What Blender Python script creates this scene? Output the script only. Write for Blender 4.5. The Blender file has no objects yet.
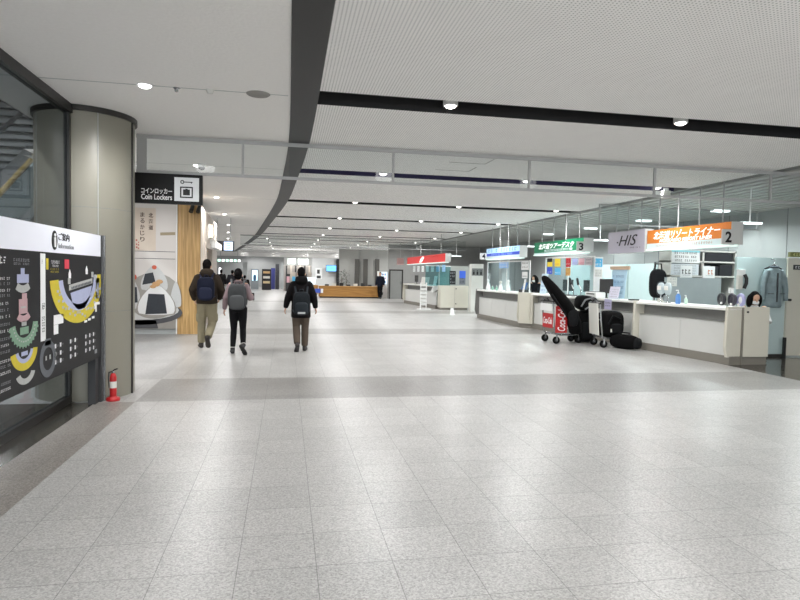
import bpy, bmesh, math, random
from mathutils import Vector, Matrix
R = math.radians; PI = math.pi
random.seed(7)
sc = bpy.context.scene
col = sc.collection

# ------------------------------------------------------------------ helpers
def lin(c):
    c /= 255.0
    return c / 12.92 if c <= 0.04045 else ((c + 0.055) / 1.055) ** 2.4
def rgb(r, g, b): return (lin(r), lin(g), lin(b), 1.0)

_m = {}
def mat(name, c, rough=0.5, metal=0.0, spec=0.5, var=0.06, scale=6.0, bump=0.0, emit=0.0):
    """Principled with a little procedural variation of its own colour."""
    if name in _m: return _m[name]
    m = bpy.data.materials.new(name); m.use_nodes = True
    nt = m.node_tree; b = nt.nodes['Principled BSDF']
    if rough >= .75 and spec == .5: spec = .12
    b.inputs['Roughness'].default_value = rough
    b.inputs['Metallic'].default_value = metal
    b.inputs['Specular IOR Level'].default_value = spec
    tc = nt.nodes.new('ShaderNodeTexCoord')
    nz = nt.nodes.new('ShaderNodeTexNoise'); nz.inputs['Scale'].default_value = scale; nz.inputs['Detail'].default_value = 3
    nt.links.new(tc.outputs['Object'], nz.inputs['Vector'])
    mx = nt.nodes.new('ShaderNodeMix'); mx.data_type = 'RGBA'
    mx.inputs[6].default_value = tuple(max(0, v * (1 - var)) for v in c[:3]) + (1,)
    mx.inputs[7].default_value = tuple(min(1, v * (1 + var)) for v in c[:3]) + (1,)
    nt.links.new(nz.outputs['Fac'], mx.inputs[0])
    nt.links.new(mx.outputs[2], b.inputs['Base Color'])
    if bump:
        bp = nt.nodes.new('ShaderNodeBump'); bp.inputs['Strength'].default_value = bump; bp.inputs['Distance'].default_value = 0.02
        nt.links.new(nz.outputs['Fac'], bp.inputs['Height']); nt.links.new(bp.outputs['Normal'], b.inputs['Normal'])
    if emit:
        nt.links.new(mx.outputs[2], b.inputs['Emission Color']); b.inputs['Emission Strength'].default_value = emit
    _m[name] = m
    return m

def glass(name, tint, refl=0.12, rough=0.02):
    m = bpy.data.materials.new(name); m.use_nodes = True
    nt = m.node_tree; nt.nodes.clear()
    o = nt.nodes.new('ShaderNodeOutputMaterial'); t = nt.nodes.new('ShaderNodeBsdfTransparent'); g = nt.nodes.new('ShaderNodeBsdfGlossy')
    t.inputs['Color'].default_value = tint; g.inputs['Roughness'].default_value = rough
    fr = nt.nodes.new('ShaderNodeLayerWeight'); fr.inputs['Blend'].default_value = .5
    pw = nt.nodes.new('ShaderNodeMath'); pw.operation = 'POWER'; pw.inputs[1].default_value = 4.0; nt.links.new(fr.outputs['Facing'], pw.inputs[0])
    mx = nt.nodes.new('ShaderNodeMixShader')
    ad = nt.nodes.new('ShaderNodeMath'); ad.operation = 'MULTIPLY_ADD'; ad.inputs[1].default_value = .18; ad.inputs[2].default_value = refl * .15
    nt.links.new(pw.outputs[0], ad.inputs[0]); nt.links.new(ad.outputs[0], mx.inputs[0])
    nt.links.new(t.outputs[0], mx.inputs[1]); nt.links.new(g.outputs[0], mx.inputs[2]); nt.links.new(mx.outputs[0], o.inputs['Surface'])
    _m[name] = m
    return m

class MB:
    """collects geometry; build() links it as ONE mesh object (coordinates minus the origin o)"""
    def __init__(s, o=(0, 0, 0)): s.v = []; s.f = []; s.mi = []; s.sm = []; s.o = Vector(o); s.M = None
    def add(s, vs, fs, m=0, smooth=False):
        n = len(s.v)
        for p in vs:
            p = Vector(p)
            if s.M is not None: p = s.M @ p
            s.v.append(p - s.o)
        for f in fs: s.f.append([i + n for i in f]); s.mi.append(m); s.sm.append(smooth)
        return s
    def box(s, x0, x1, y0, y1, z0, z1, m=0):
        vs = [(x, y, z) for x in (x0, x1) for y in (y0, y1) for z in (z0, z1)]
        return s.add(vs, [(0,1,3,2),(4,6,7,5),(0,4,5,1),(2,3,7,6),(0,2,6,4),(1,5,7,3)], m)
    def prism(s, pts, d, m=0):
        n = len(pts); d = Vector(d)
        vs = [Vector(p) for p in pts] + [Vector(p) + d for p in pts]
        return s.add(vs, [tuple(range(n))[::-1], tuple(range(n, 2*n))] + [(i, (i+1) % n, (i+1) % n + n, i + n) for i in range(n)], m)
    def poly(s, pts, m=0): return s.add(pts, [tuple(range(len(pts)))], m)
    def tube(s, pts, r, n=10, m=0, closed=False, flat=1.0, smooth=True):
        pts = [Vector(p) for p in pts]; N = len(pts)
        rs = r if isinstance(r, (list, tuple)) else [r] * N
        vs = []; u = None
        for i, p in enumerate(pts):
            if closed: d = pts[(i+1) % N] - pts[i-1]
            else: d = pts[min(i+1, N-1)] - pts[max(i-1, 0)]
            d.normalize()
            if u is None:
                a = Vector((0, 0, 1)) if abs(d.z) < .9 else Vector((1, 0, 0))
                u = d.cross(a).normalized()
            else:
                u = (u - d * u.dot(d)).normalized()
            w = d.cross(u)
            for k in range(n):
                t = 2*PI*k/n
                vs.append(p + u*math.cos(t)*rs[i] + w*math.sin(t)*rs[i]*flat)
        fs = []
        for i in range(N if closed else N-1):
            j = (i+1) % N
            for k in range(n):
                l = (k+1) % n
                fs.append((i*n+k, i*n+l, j*n+l, j*n+k))
        s.add(vs, fs, m, smooth)
        if not closed: s.add(vs[:n], [tuple(range(n))[::-1]], m); s.add(vs[(N-1)*n:], [tuple(range(n))], m)
        return s
    def cyl(s, a, b, r, r2=None, n=20, m=0, smooth=True): return s.tube([a, b], [r, r if r2 is None else r2], n, m, smooth=smooth)
    def loft(s, secs, n=16, m=0):
        """secs: (centre, u-vector, v-vector)"""
        vs = []
        for c, u, w in secs:
            for k in range(n):
                t = 2*PI*k/n; vs.append(Vector(c) + Vector(u)*math.cos(t) + Vector(w)*math.sin(t))
        N = len(secs)
        fs = [(i*n+k, i*n+(k+1) % n, (i+1)*n+(k+1) % n, (i+1)*n+k) for i in range(N-1) for k in range(n)]
        s.add(vs, fs, m, True)
        s.add(vs[:n], [tuple(range(n))[::-1]], m); s.add(vs[(N-1)*n:], [tuple(range(n))], m)
        return s
    def lathe(s, prof, c=(0,0,0), n=20, m=0):
        return s.loft([((c[0], c[1], c[2]+z), (max(r, .0005), 0, 0), (0, max(r, .0005), 0)) for r, z in prof], n, m)
    def sup(s, c, h, e=1.0, nu=20, nv=12, m=0, rot=None):
        """super-ellipsoid; e=1 ellipsoid, e<1 boxier"""
        sp = lambda x: math.copysign(abs(x) ** e, x)
        vs = []
        for j in range(nv+1):
            ph = -PI/2 + PI*j/nv; ph = max(-PI/2+.02, min(PI/2-.02, ph))
            for i in range(nu):
                th = 2*PI*i/nu
                p = Vector((h[0]*sp(math.cos(ph))*sp(math.cos(th)), h[1]*sp(math.cos(ph))*sp(math.sin(th)), h[2]*sp(math.sin(ph))))
                if rot is not None: p = rot @ p
                vs.append(p + Vector(c))
        fs = [(j*nu+i, j*nu+(i+1) % nu, (j+1)*nu+(i+1) % nu, (j+1)*nu+i) for j in range(nv) for i in range(nu)]
        fs += [tuple(range(nu))[::-1], tuple(range(nv*nu, (nv+1)*nu))]
        return s.add(vs, fs, m, True)
    def torus(s, c, R_, r, ax=(0,0,1), n=28, k=8, m=0):
        q = Vector((0,0,1)).rotation_difference(Vector(ax).normalized())
        return s.tube([Vector(c) + q @ Vector((R_*math.cos(2*PI*i/n), R_*math.sin(2*PI*i/n), 0)) for i in range(n)], r, k, m, closed=True)
    def build(s, name, mats, parent=None, loc=None, bevel=0, remesh=0, smooth_it=4):
        me = bpy.data.meshes.new(name)
        me.from_pydata([tuple(v) for v in s.v], [], s.f)
        if not isinstance(mats, (list, tuple)): mats = [mats]
        for m in mats: me.materials.append(m)
        for p, mi, sm in zip(me.polygons, s.mi, s.sm): p.material_index = mi; p.use_smooth = sm
        bm = bmesh.new(); bm.from_mesh(me)
        bmesh.ops.recalc_face_normals(bm, faces=bm.faces)
        if bevel: bmesh.ops.bevel(bm, geom=list(bm.edges), offset=bevel, segments=2, affect='EDGES', profile=.7, clamp_overlap=True)
        bm.to_mesh(me); bm.free(); me.update()
        o = bpy.data.objects.new(name, me); col.objects.link(o)
        if remesh:
            r = o.modifiers.new('r', 'REMESH'); r.mode = 'VOXEL'; r.voxel_size = remesh; r.use_smooth_shade = True
            if smooth_it:
                q = o.modifiers.new('s', 'SMOOTH'); q.iterations = smooth_it; q.factor = .5
            dg = bpy.context.evaluated_depsgraph_get()
            me2 = bpy.data.meshes.new_from_object(o.evaluated_get(dg), depsgraph=dg)
            o.modifiers.clear(); o.data = me2; bpy.data.meshes.remove(me); me2.name = name
        if parent is not None: o.parent = parent
        if loc is not None: o.location = loc
        return o

def tag(o, label=None, cat=None, group=None, kind=None):
    if label: o['label'] = label
    if cat: o['category'] = cat
    if group: o['group'] = group
    if kind: o['kind'] = kind
    return o
def thing(name, label, cat, loc=(0,0,0), rz=0.0, group=None):
    o = bpy.data.objects.new(name, None); col.objects.link(o); o.empty_display_size = .05
    o.location = loc; o.rotation_euler = (0, 0, rz)
    return tag(o, label, cat, group)
def struct(name, mb, m, parent=None, bevel=0, loc=None):
    o = mb.build(name, m, parent, bevel=bevel, loc=loc)
    o['kind'] = 'structure'
    return o
def copy_tree(o, parent=None):
    c = o.copy(); col.objects.link(c)
    if parent is not None: c.parent = parent
    for ch in list(o.children): copy_tree(ch, c)
    return c

def text_mesh(s, bold=0.0, shear=0.0, ext=0.02):
    cu = bpy.data.curves.new('lettering', 'FONT'); cu.body = s; cu.size = 1; cu.offset = bold; cu.shear = shear; cu.extrude = ext
    cu.resolution_u = 3
    o = bpy.data.objects.new('lettering', cu); col.objects.link(o)
    dg = bpy.context.evaluated_depsgraph_get()
    me = bpy.data.meshes.new_from_object(o.evaluated_get(dg), depsgraph=dg)
    bpy.data.objects.remove(o); bpy.data.curves.remove(cu)
    return me
def lettering(s, m, parent, o, c, right, up, w, h, bold=0.0, shear=0.0, depth=.004, name='lettering'):
    """text fitted into w x h centred at world point c on a face spanned by right/up; o = world origin of the parent"""
    me = text_mesh(s, bold, shear)
    xs = [v.co.x for v in me.vertices]; ys = [v.co.y for v in me.vertices]
    x0, x1, y0, y1 = min(xs), max(xs), min(ys), max(ys)
    right = Vector(right).normalized(); up = Vector(up).normalized(); nrm = right.cross(up)
    for v in me.vertices:
        a = ((v.co.x - x0) / (x1 - x0) - .5) * w; b = ((v.co.y - y0) / (y1 - y0) - .5) * h
        zz = depth if v.co.z > 0 else -.001
        v.co = Vector(c) - Vector(o) + right*a + up*b + nrm*zz
    me.materials.clear(); me.materials.append(m); me.name = name
    ob = bpy.data.objects.new(name, me); col.objects.link(ob); ob.parent = parent
    return ob
def marks(mb, c, right, up, w, h, n, m=0, seed=1, nrm_off=.003):
    """a line of small unreadable print"""
    rnd = random.Random(seed); right = Vector(right).normalized(); up = Vector(up).normalized(); nr = right.cross(up)
    cw = w / n
    for i in range(n):
        x = -w/2 + cw*i
        if rnd.random() < .12: continue
        for k in range(3):
            a0 = x + cw*rnd.uniform(.05, .3); a1 = x + cw*rnd.uniform(.55, .92)
            b0 = -h/2 + h*(k + rnd.uniform(.1, .3))/3; b1 = b0 + h*.16
            if k == 1 and rnd.random() < .6: a1 = a0 + cw*.2; b0 = -h/2; b1 = h/2
            P = [Vector(c) + right*a + up*b + nr*nrm_off for a, b in ((a0,b0),(a1,b0),(a1,b1),(a0,b1))]
            mb.poly(P, m)

# ------------------------------------------------------------------ camera
yaw = math.atan(114/600); pitch = math.atan(25.8/600); roll = 0.0195; HC = 1.55
cam = bpy.data.cameras.new('camera'); co = bpy.data.objects.new('camera', cam); col.objects.link(co)
cam.sensor_fit = 'HORIZONTAL'; cam.sensor_width = 36; cam.lens = 600/800*36; cam.clip_end = 300
fw = Vector((math.sin(yaw)*math.cos(pitch), math.cos(yaw)*math.cos(pitch), -math.sin(pitch)))
rt = Vector((math.cos(yaw), -math.sin(yaw), 0)); up = rt.cross(fw)
# the phone is tilted a little, the horizon falls to the right
rt2 = rt*math.cos(roll) + up*math.sin(roll); up2 = -rt*math.sin(roll) + up*math.cos(roll)
co.matrix_world = Matrix(((rt2.x, up2.x, -fw.x, 0), (rt2.y, up2.y, -fw.y, 0), (rt2.z, up2.z, -fw.z, HC), (0,0,0,1)))
sc.camera = co
sc.view_settings.view_transform = 'Standard'; sc.view_settings.look = 'None'; sc.view_settings.gamma = 1
sc.view_settings.use_curve_mapping = False; sc.view_settings.exposure = 0.5

# ------------------------------------------------------------------ materials
def granite(name, c_lo, c_hi, tile=0.408, ph=(-.235, 3.54), joint=.5, rough=.34, tilevar=.12, speck=.5):
    m = bpy.data.materials.new(name); m.use_nodes = True; nt = m.node_tree; L = nt.links; N = nt.nodes
    b = N['Principled BSDF']; b.inputs['Roughness'].default_value = rough; b.inputs['Specular IOR Level'].default_value = .5
    g = N.new('ShaderNodeTexCoord'); sep = N.new('ShaderNodeSeparateXYZ'); L.new(g.outputs['Object'], sep.inputs[0])
    def mth(op, a, bb=None, c=None):
        n = N.new('ShaderNodeMath'); n.operation = op
        for i, x in enumerate((a, bb, c)):
            if x is None: continue
            if isinstance(x, (int, float)): n.inputs[i].default_value = x
            else: L.new(x, n.inputs[i])
        return n.outputs[0]
    ux = mth('DIVIDE', mth('SUBTRACT', sep.outputs[0], ph[0]), tile); uy = mth('DIVIDE', mth('SUBTRACT', sep.outputs[1], ph[1]), tile)
    fx = mth('FLOOR', ux); fy = mth('FLOOR', uy)
    # joints: distance to the nearest line
    dx = mth('ABSOLUTE', mth('SUBTRACT', mth('FRACT', mth('ADD', ux, .5)), .5)); dy = mth('ABSOLUTE', mth('SUBTRACT', mth('FRACT', mth('ADD', uy, .5)), .5))
    jx = mth('LESS_THAN', dx, .0055); jy = mth('LESS_THAN', dy, .0055); jj = mth('MAXIMUM', jx, jy)
    cmb = N.new('ShaderNodeCombineXYZ'); L.new(fx, cmb.inputs[0]); L.new(fy, cmb.inputs[1])
    wn = N.new('ShaderNodeTexWhiteNoise'); wn.noise_dimensions = '2D'; L.new(cmb.outputs[0], wn.inputs['Vector'])
    vo = N.new('ShaderNodeTexVoronoi'); vo.inputs['Scale'].default_value = 115; L.new(g.outputs['Object'], vo.inputs['Vector'])
    n1 = N.new('ShaderNodeTexNoise'); n1.inputs['Scale'].default_value = 70; n1.inputs['Detail'].default_value = 2; L.new(g.outputs['Object'], n1.inputs['Vector'])
    n2 = N.new('ShaderNodeTexNoise'); n2.inputs['Scale'].default_value = .8; L.new(g.outputs['Object'], n2.inputs['Vector'])
    sepc = N.new('ShaderNodeSeparateColor'); L.new(vo.outputs['Color'], sepc.inputs[0])
    sp = mth('MULTIPLY_ADD', sepc.outputs[0], speck, mth('MULTIPLY', n1.outputs['Fac'], 1.15 - speck))
    sp = mth('ADD', sp, mth('MULTIPLY', mth('SUBTRACT', n2.outputs['Fac'], .5), .25))
    mx = N.new('ShaderNodeMix'); mx.data_type = 'RGBA'; mx.inputs[6].default_value = c_lo; mx.inputs[7].default_value = c_hi; L.new(sp, mx.inputs[0])
    br = mth('MULTIPLY_ADD', wn.outputs['Value'], tilevar, 1 - tilevar/2)
    br = mth('MULTIPLY', br, mth('SUBTRACT', 1.0, mth('MULTIPLY', jj, joint)))
    vm = N.new('ShaderNodeVectorMath'); vm.operation = 'SCALE'; L.new(mx.outputs[2], vm.inputs[0]); L.new(br, vm.inputs['Scale'])
    L.new(vm.outputs[0], b.inputs['Base Color'])
    rr = mth('MULTIPLY_ADD', sepc.outputs[1], .12, rough - .05); L.new(rr, b.inputs['Roughness'])
    return m
G_LIGHT = granite('granite_light', rgb(108,107,105), rgb(194,193,191))
G_BAND = granite('granite_band', rgb(80,78,76), rgb(156,154,151), joint=.35)
G_STRIP = granite('granite_strip', rgb(58,54,51), rgb(160,154,148), joint=.3)
G_DARK = granite('stone_dark', rgb(44,41,37), rgb(74,70,64), rough=.12, joint=.3)
G_SIDE = granite('granite_side', rgb(94,93,93), rgb(178,177,176), joint=.3)

def ceiling_mat(name, c, perf=True):
    m = bpy.data.materials.new(name); m.use_nodes = True; nt = m.node_tree; L = nt.links; N = nt.nodes
    b = N['Principled BSDF']; b.inputs['Roughness'].default_value = .85; b.inputs['Specular IOR Level'].default_value = .2
    g = N.new('ShaderNodeTexCoord')
    nz = N.new('ShaderNodeTexNoise'); nz.inputs['Scale'].default_value = 30 if not perf else 3; nz.inputs['Detail'].default_value = 4; L.new(g.outputs['Object'], nz.inputs['Vector'])
    mx = N.new('ShaderNodeMix'); mx.data_type = 'RGBA'; mx.inputs[6].default_value = tuple(v*.95 for v in c[:3])+(1,); mx.inputs[7].default_value = tuple(min(1, v*1.04) for v in c[:3])+(1,)
    L.new(nz.outputs['Fac'], mx.inputs[0])
    outc = mx.outputs[2]
    if perf:
        sep = N.new('ShaderNodeSeparateXYZ'); L.new(g.outputs['Object'], sep.inputs[0])
        def hole(x):
            a = N.new('ShaderNodeMath'); a.operation = 'MULTIPLY'; a.inputs[1].default_value = 2*PI/.03; L.new(x, a.inputs[0])
            s_ = N.new('ShaderNodeMath'); s_.operation = 'SINE'; L.new(a.outputs[0], s_.inputs[0]); return s_.outputs[0]
        ad = N.new('ShaderNodeMath'); ad.operation = 'ADD'; L.new(hole(sep.outputs[0]), ad.inputs[0]); L.new(hole(sep.outputs[1]), ad.inputs[1])
        gt = N.new('ShaderNodeMapRange'); gt.inputs[1].default_value = .95; gt.inputs[2].default_value = 1.25; L.new(ad.outputs[0], gt.inputs[0])
        m2 = N.new('ShaderNodeMix'); m2.data_type = 'RGBA'; L.new(gt.outputs[0], m2.inputs[0]); L.new(outc, m2.inputs[6]); m2.inputs[7].default_value = tuple(v*.46 for v in c[:3])+(1,)
        outc = m2.outputs[2]
    else:
        bp = N.new('ShaderNodeBump'); bp.inputs['Strength'].default_value = .25; bp.inputs['Distance'].default_value = .01; L.new(nz.outputs['Fac'], bp.inputs['Height']); L.new(bp.outputs['Normal'], b.inputs['Normal'])
    L.new(outc, b.inputs['Base Color'])
    return m
C_PERF = ceiling_mat('ceiling_perforated', rgb(246,245,243))
C_PLAIN = ceiling_mat('ceiling_plaster', rgb(240,238,235), False)
SOFFIT = mat('soffit_grey', rgb(190,191,188), .5, var=.04)
BLACK = mat('slot_black', rgb(24,24,26), .6); BAND = mat('band_charcoal', rgb(24,23,24), .5)
RAIL = mat('rail_aluminium', rgb(172,173,173), .45, .0, var=.03)
DKFRAME = mat('frame_dark', rgb(38,36,34), .4)
WHITE = mat('white_paint', rgb(232,233,232), .5, var=.03); OFFW = mat('off_white', rgb(214,214,208), .5, var=.03)
PAPER = mat('paper', rgb(236,238,238), .8, var=.02)
BEIGE = mat('counter_beige', rgb(206,203,190), .45, var=.03); GREYP = mat('counter_grey', rgb(210,211,208), .45, var=.03)
CTOP = mat('counter_top_white', rgb(238,238,234), .3, var=.02); CDARK = mat('recess_shade_and_seam', rgb(128,128,126), .5)
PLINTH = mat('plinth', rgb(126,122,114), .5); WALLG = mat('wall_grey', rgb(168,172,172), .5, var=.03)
WALLD = mat('wall_dim', rgb(120,122,121), .6, var=.04); TEAL = mat('panel_teal', rgb(190,208,208), .25, var=.03)
PILLAR = mat('pillar_panel', rgb(134,131,120), .36, var=.04, scale=1.5, spec=.6)
def wood(name, a, c, sc_=1.0, vert=True):
    m = bpy.data.materials.new(name); m.use_nodes = True; nt = m.node_tree; L = nt.links; N = nt.nodes
    b = N['Principled BSDF']; b.inputs['Roughness'].default_value = .45
    g = N.new('ShaderNodeTexCoord'); mp = N.new('ShaderNodeMapping'); mp.inputs['Scale'].default_value = (14*sc_, 14*sc_, .7*sc_) if vert else (.7*sc_, .7*sc_, 14*sc_)
    L.new(g.outputs['Object'], mp.inputs[0])
    nz = N.new('ShaderNodeTexNoise'); nz.inputs['Scale'].default_value = 1.6; nz.inputs['Detail'].default_value = 5; nz.inputs['Distortion'].default_value = .6; L.new(mp.outputs[0], nz.inputs['Vector'])
    r = N.new('ShaderNodeMapRange'); r.inputs[1].default_value = .3; r.inputs[2].default_value = .7; L.new(nz.outputs['Fac'], r.inputs[0])
    mx = N.new('ShaderNodeMix'); mx.data_type = 'RGBA'; mx.inputs[6].default_value = a; mx.inputs[7].default_value = c; L.new(r.outputs[0], mx.inputs[0]); L.new(mx.outputs[2], b.inputs['Base Color'])
    return m
WOOD = wood('oak_panel', rgb(150,116,66), rgb(204,166,108)); WOODH = wood('oak_counter', rgb(140,98,44), rgb(188,138,70), 1.0, False)
LENS = mat('lamp_lens', (1, .97, .93, 1), .3, var=0, emit=4.5)
TLAMP = mat('lamp_panel', (.9, 1, 1, 1), .3, var=0, emit=1.3)
GL_CLEAR = glass('glass_clear', (.93, .95, .95, 1)); GL_TINT = glass('glass_tinted', (.62, .65, .67, 1), .3); GL_TEAL = glass('glass_teal', (.62, .82, .84, 1), .2)
GL_ACR = glass('acrylic', (.86, .93, .94, 1), .3)
STEEL = mat('steel', rgb(170,172,174), .25, .9, var=.03); CHAR = mat('charcoal', rgb(52,53,55), .55); BLK = mat('black_plastic', rgb(22,22,24), .4)
RUBBER = mat('rubber', rgb(20,20,20), .8); RED = mat('red_enamel', rgb(178,26,30), .35); DARKTXT = mat('ink_black', rgb(14,14,18), .6)
INKW = mat('ink_white', rgb(238,238,240), .6); INKG = mat('ink_grey', rgb(150,152,156), .6)

# ------------------------------------------------------------------ floor (one slab, patterned by granite colour)
def floor():
    xs = [-14, -2.15, -1.72, 7.95, 14]; ys = [-14, 1.2, 7.40, 8.92, 15.2, 16.7, 23.3, 24.8, 31.4, 32.9, 64]
    mb = MB()
    for i in range(4):
        for j in range(-1, 9):
            x0, x1, y0, y1 = xs[i], xs[i+1], ys[j+1], ys[j+2]
            band = j in (1, 3, 5, 7)
            if i == 2: k = 1 if band else 0
            elif i == 1: k = 2 if j == 0 else (0 if j == 1 else 4 if j <= 3 else 0)
            elif i == 0: k = 3 if j == 0 else (0 if j == 1 else 4 if j <= 3 else 0)
            else: k = 3
            if i == 3 and j >= 3: k = 1
            if j == -1: k = 0
            mb.poly([(x0,y0,0),(x1,y0,0),(x1,y1,0),(x0,y1,0)], k)
    struct('floor', mb, [G_LIGHT, G_BAND, G_STRIP, G_DARK, G_SIDE])
floor()

# ------------------------------------------------------------------ ceiling
ZC = 3.40
CURVE = [(.16, -14), (.16, 4), (.16, 8.5), (.05, 12), (-.12, 15.8), (-.62, 22), (-1.45, 31.3), (-2.7, 42), (-4.3, 54.7), (-5.6, 64)]
def cx(y):
    P = CURVE
    for i in range(len(P)-1):
        if P[i][1] <= y <= P[i+1][1]:
            p0 = P[max(i-1, 0)]; p1 = P[i]; p2 = P[i+1]; p3 = P[min(i+2, len(P)-1)]
            h = p2[1]-p1[1]; t = (y-p1[1])/h
            m1 = (p2[0]-p0[0])/(p2[1]-p0[1])*h; m2 = (p3[0]-p1[0])/(p3[1]-p1[1])*h
            return (2*t**3-3*t**2+1)*p1[0] + (t**3-2*t**2+t)*m1 + (-2*t**3+3*t**2)*p2[0] + (t**3-t**2)*m2
    return P[-1][0]
SLOT_TINT = mat('slot_led_tint', rgb(58,52,92), .6)  # bluish LED glow of one slot put into its lining colour
XE = 8.0                       # where the white ceiling stops
ROW0, ROWD, SW = 6.5, 4.69, .25
rows = [ROW0 + ROWD*k for k in range(-4, 12)]
def yl(a, b, n): return [a + (b-a)*i/n for i in range(n+1)]
# left, plastered: one sheet up to the curved band
ysL = yl(-14, 62, 76)
mb = MB()
for a, b in zip(ysL[:-1], ysL[1:]):
    xl = -3.15 if b <= 11.5 else -4.3 if b <= 15.3 else -14
    mb.poly([(xl,a,ZC),(cx(a),a,ZC),(cx(b),b,ZC),(xl,b,ZC)])
    mb.poly([(xl,a,ZC+.1),(cx(a),a,ZC+.1),(cx(b),b,ZC+.1),(xl,b,ZC+.1)])
mb.box(-3.15, -3.13, -14, 15.2, ZC, ZC+.1)
struct('ceiling', mb, C_PLAIN)
# right: perforated panels between dark slots
for k in range(len(rows)-1):
    y0, y1 = rows[k]+SW, rows[k+1]-SW
    y1 = min(y1, 62)
    if y0 >= 62: continue
    mb = MB(); yy = yl(y0, y1, 6)
    pts = [(cx(y), y, ZC) for y in yy] + [(XE, y1, ZC), (XE, y0, ZC)]
    mb.poly(pts)
    for i in range(len(pts)): 
        a, b = Vector(pts[i]), Vector(pts[(i+1) % len(pts)]); h = Vector((0,0,.139)); mb.poly([a, b, b+h, a+h], 1)
    struct('ceiling', mb, [C_PERF, SLOT_TINT if k == 5 else BLACK])
mb = MB(); mb.box(-3.1, 14, -14, 15.2, ZC+.14, ZC+.2); mb.box(-14, 14, 15.2, 64, ZC+.14, ZC+.2); struct('ceiling_void', mb, BLACK)
mb = MB(); mb.box(cx(rows[5]), XE, rows[5]-SW, rows[5]+SW, ZC+.125, ZC+.135); struct('slot_tint_plate', mb, SLOT_TINT)  # plate added to carry the LED tint inside that slot
# the curved charcoal band
mb = MB()
yb = yl(-14, 62, 96); T = 2
inn = []; out = []
for y in yb:
    d = (cx(y+.3)-cx(y-.3))/.6; n = Vector((1, -d, 0)).normalized()
    inn.append(Vector((cx(y), y, ZC-.012)) - n*.145); out.append(Vector((cx(y), y, ZC-.012)) + n*.145)
for i in range(len(yb)-1):
    mb.poly([inn[i], out[i], out[i+1], inn[i+1]])
    mb.poly([inn[i], inn[i+1], inn[i+1]+Vector((0,0,.012)), inn[i]+Vector((0,0,.012))]); mb.poly([out[i], out[i+1], out[i+1]+Vector((0,0,.012)), out[i]+Vector((0,0,.012))])
struct('trim_1', mb, BAND)
# thin joint lines in the plaster
for y in (6.5, 11.15, 15.8, 20.4, 25.1, 29.8, 35.0):
    mb = MB(); mb.box(-3.1 if y < 15 else -6, cx(y)-.17, y-.008, y+.008, ZC-.002, ZC-.0005); struct('trim_2', mb, WALLG)
# soffit over the counters: dull grey slats
mb = MB(); mb.box(XE, 12.4, -14, 62, ZC, ZC+.1)
for i in range(14): mb.box(XE+.2+i*.3, XE+.38+i*.3, -14, 62, ZC-.03, ZC+.001, 1)
struct('ceiling', mb, [mat('soffit_gap', rgb(120,121,119), .6), SOFFIT])
# access hatches outlined in the perforated panels
for hx, hy in ((2.6, 9.6), (2.55, 10.35)):
    o = MB().box(hx, hx+.62, hy-.012, hy, ZC-.004, ZC-.0005).box(hx+.608, hx+.62, hy-.45, hy, ZC-.004, ZC-.0005).build('access_hatch', WALLD)
    o['kind'] = 'structure'; o.name = 'ceiling_hatch'

# ------------------------------------------------------------------ downlights and added fill lamps
def downlight(name='downlight'):
    t = thing(name, 'x', 'ceiling light', (0,0,ZC))
    MB().lathe([(.062,-.005),(.078,-.006),(.082,0),(.082,.119),(.06,.119),(.062,-.005)], n=24).build('trim_ring', WHITE, t)
    MB().lathe([(.0,-.032),(.03,-.029),(.055,-.018),(.066,.0)], n=24).build('lens', LENS, t)
    return t
ORD = ['first', 'second', 'third', 'fourth', 'fifth', 'sixth', 'seventh', 'eighth', 'ninth', 'tenth', 'eleventh', 'twelfth']
proto_dl = downlight(); first_dl = [True]
def put_dl(x, y, z, label, group):
    t = proto_dl if first_dl[0] else copy_tree(proto_dl); first_dl[0] = False
    t.location = (x, y, z); t['label'] = label; t['group'] = group
def lamp(x, y, z, P, size=R(168), c=(1, .992, .98), blend=.5):
    l = bpy.data.lights.new('downlight_and_fill_lamp', 'SPOT'); l.energy = P; l.spot_size = size; l.spot_blend = blend; l.shadow_soft_size = .16; l.color = c
    o = bpy.data.objects.new('downlight_and_fill_lamp', l); col.objects.link(o); o.location = (x, y, z)
PW = 140
XS = [1.76, 4.60, 7.44]
slot = 0
for y in rows:
    if y > 60: continue
    vis = y > 5
    xs = [x for x in XS] + ([XS[0]-2.84] if cx(y) < XS[0]-3.2 else []) + ([XS[0]-5.68] if cx(y) < XS[0]-6.0 else [])
    xs.sort()
    for i, x in enumerate(xs):
        if vis and y < 50: put_dl(x, y, ZC+.02, f'round downlight in the {ORD[slot]} dark ceiling slot, {ORD[i]} from the curved band', 'downlights in the dark ceiling slots')
        lamp(x, y, ZC-.03, PW if y > 5 else PW*.08 if y > 0 else PW*2.6)
    if vis: slot += 1
LFT = [(-1.42,6.5),(-1.57,11.15),(-1.75,15.8),(-2.0,20.4),(-2.3,25.0),(-2.75,29.8),(-3.3,35.5)]
for i, (x, y) in enumerate(LFT):
    put_dl(x, y, ZC, f'round downlight in the plain plaster ceiling, {ORD[i]} of its row from the map board', 'downlights of the plain ceiling')
    lamp(x, y, ZC-.03, PW*1.35)
for y, f in ((-12.3,3.5),(-7.6,3.8),(-2.9,3.8),(1.8,.5)): lamp(-1.5, y, ZC-.03, PW*f)
lamp(-3.3, 13.2, ZC-.03, PW*.8)  # unseen lamp added to brighten the poster wall
for x, y in ((-5,5),(-8,1),(-6.5,11),(-4.2,9)): lamp(x, y, 6.1, 650)  # unseen lamps added to lift the dark stair hall
for x, y in ((-3,60),(3,60),(-8,58),(-6,26),(-6,34),(-5.5,44),(-7,52),(0,52),(5,52)): lamp(x, y, ZC-.03, PW*1.2)  # lamps without fixtures, added to brighten the far end
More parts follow.
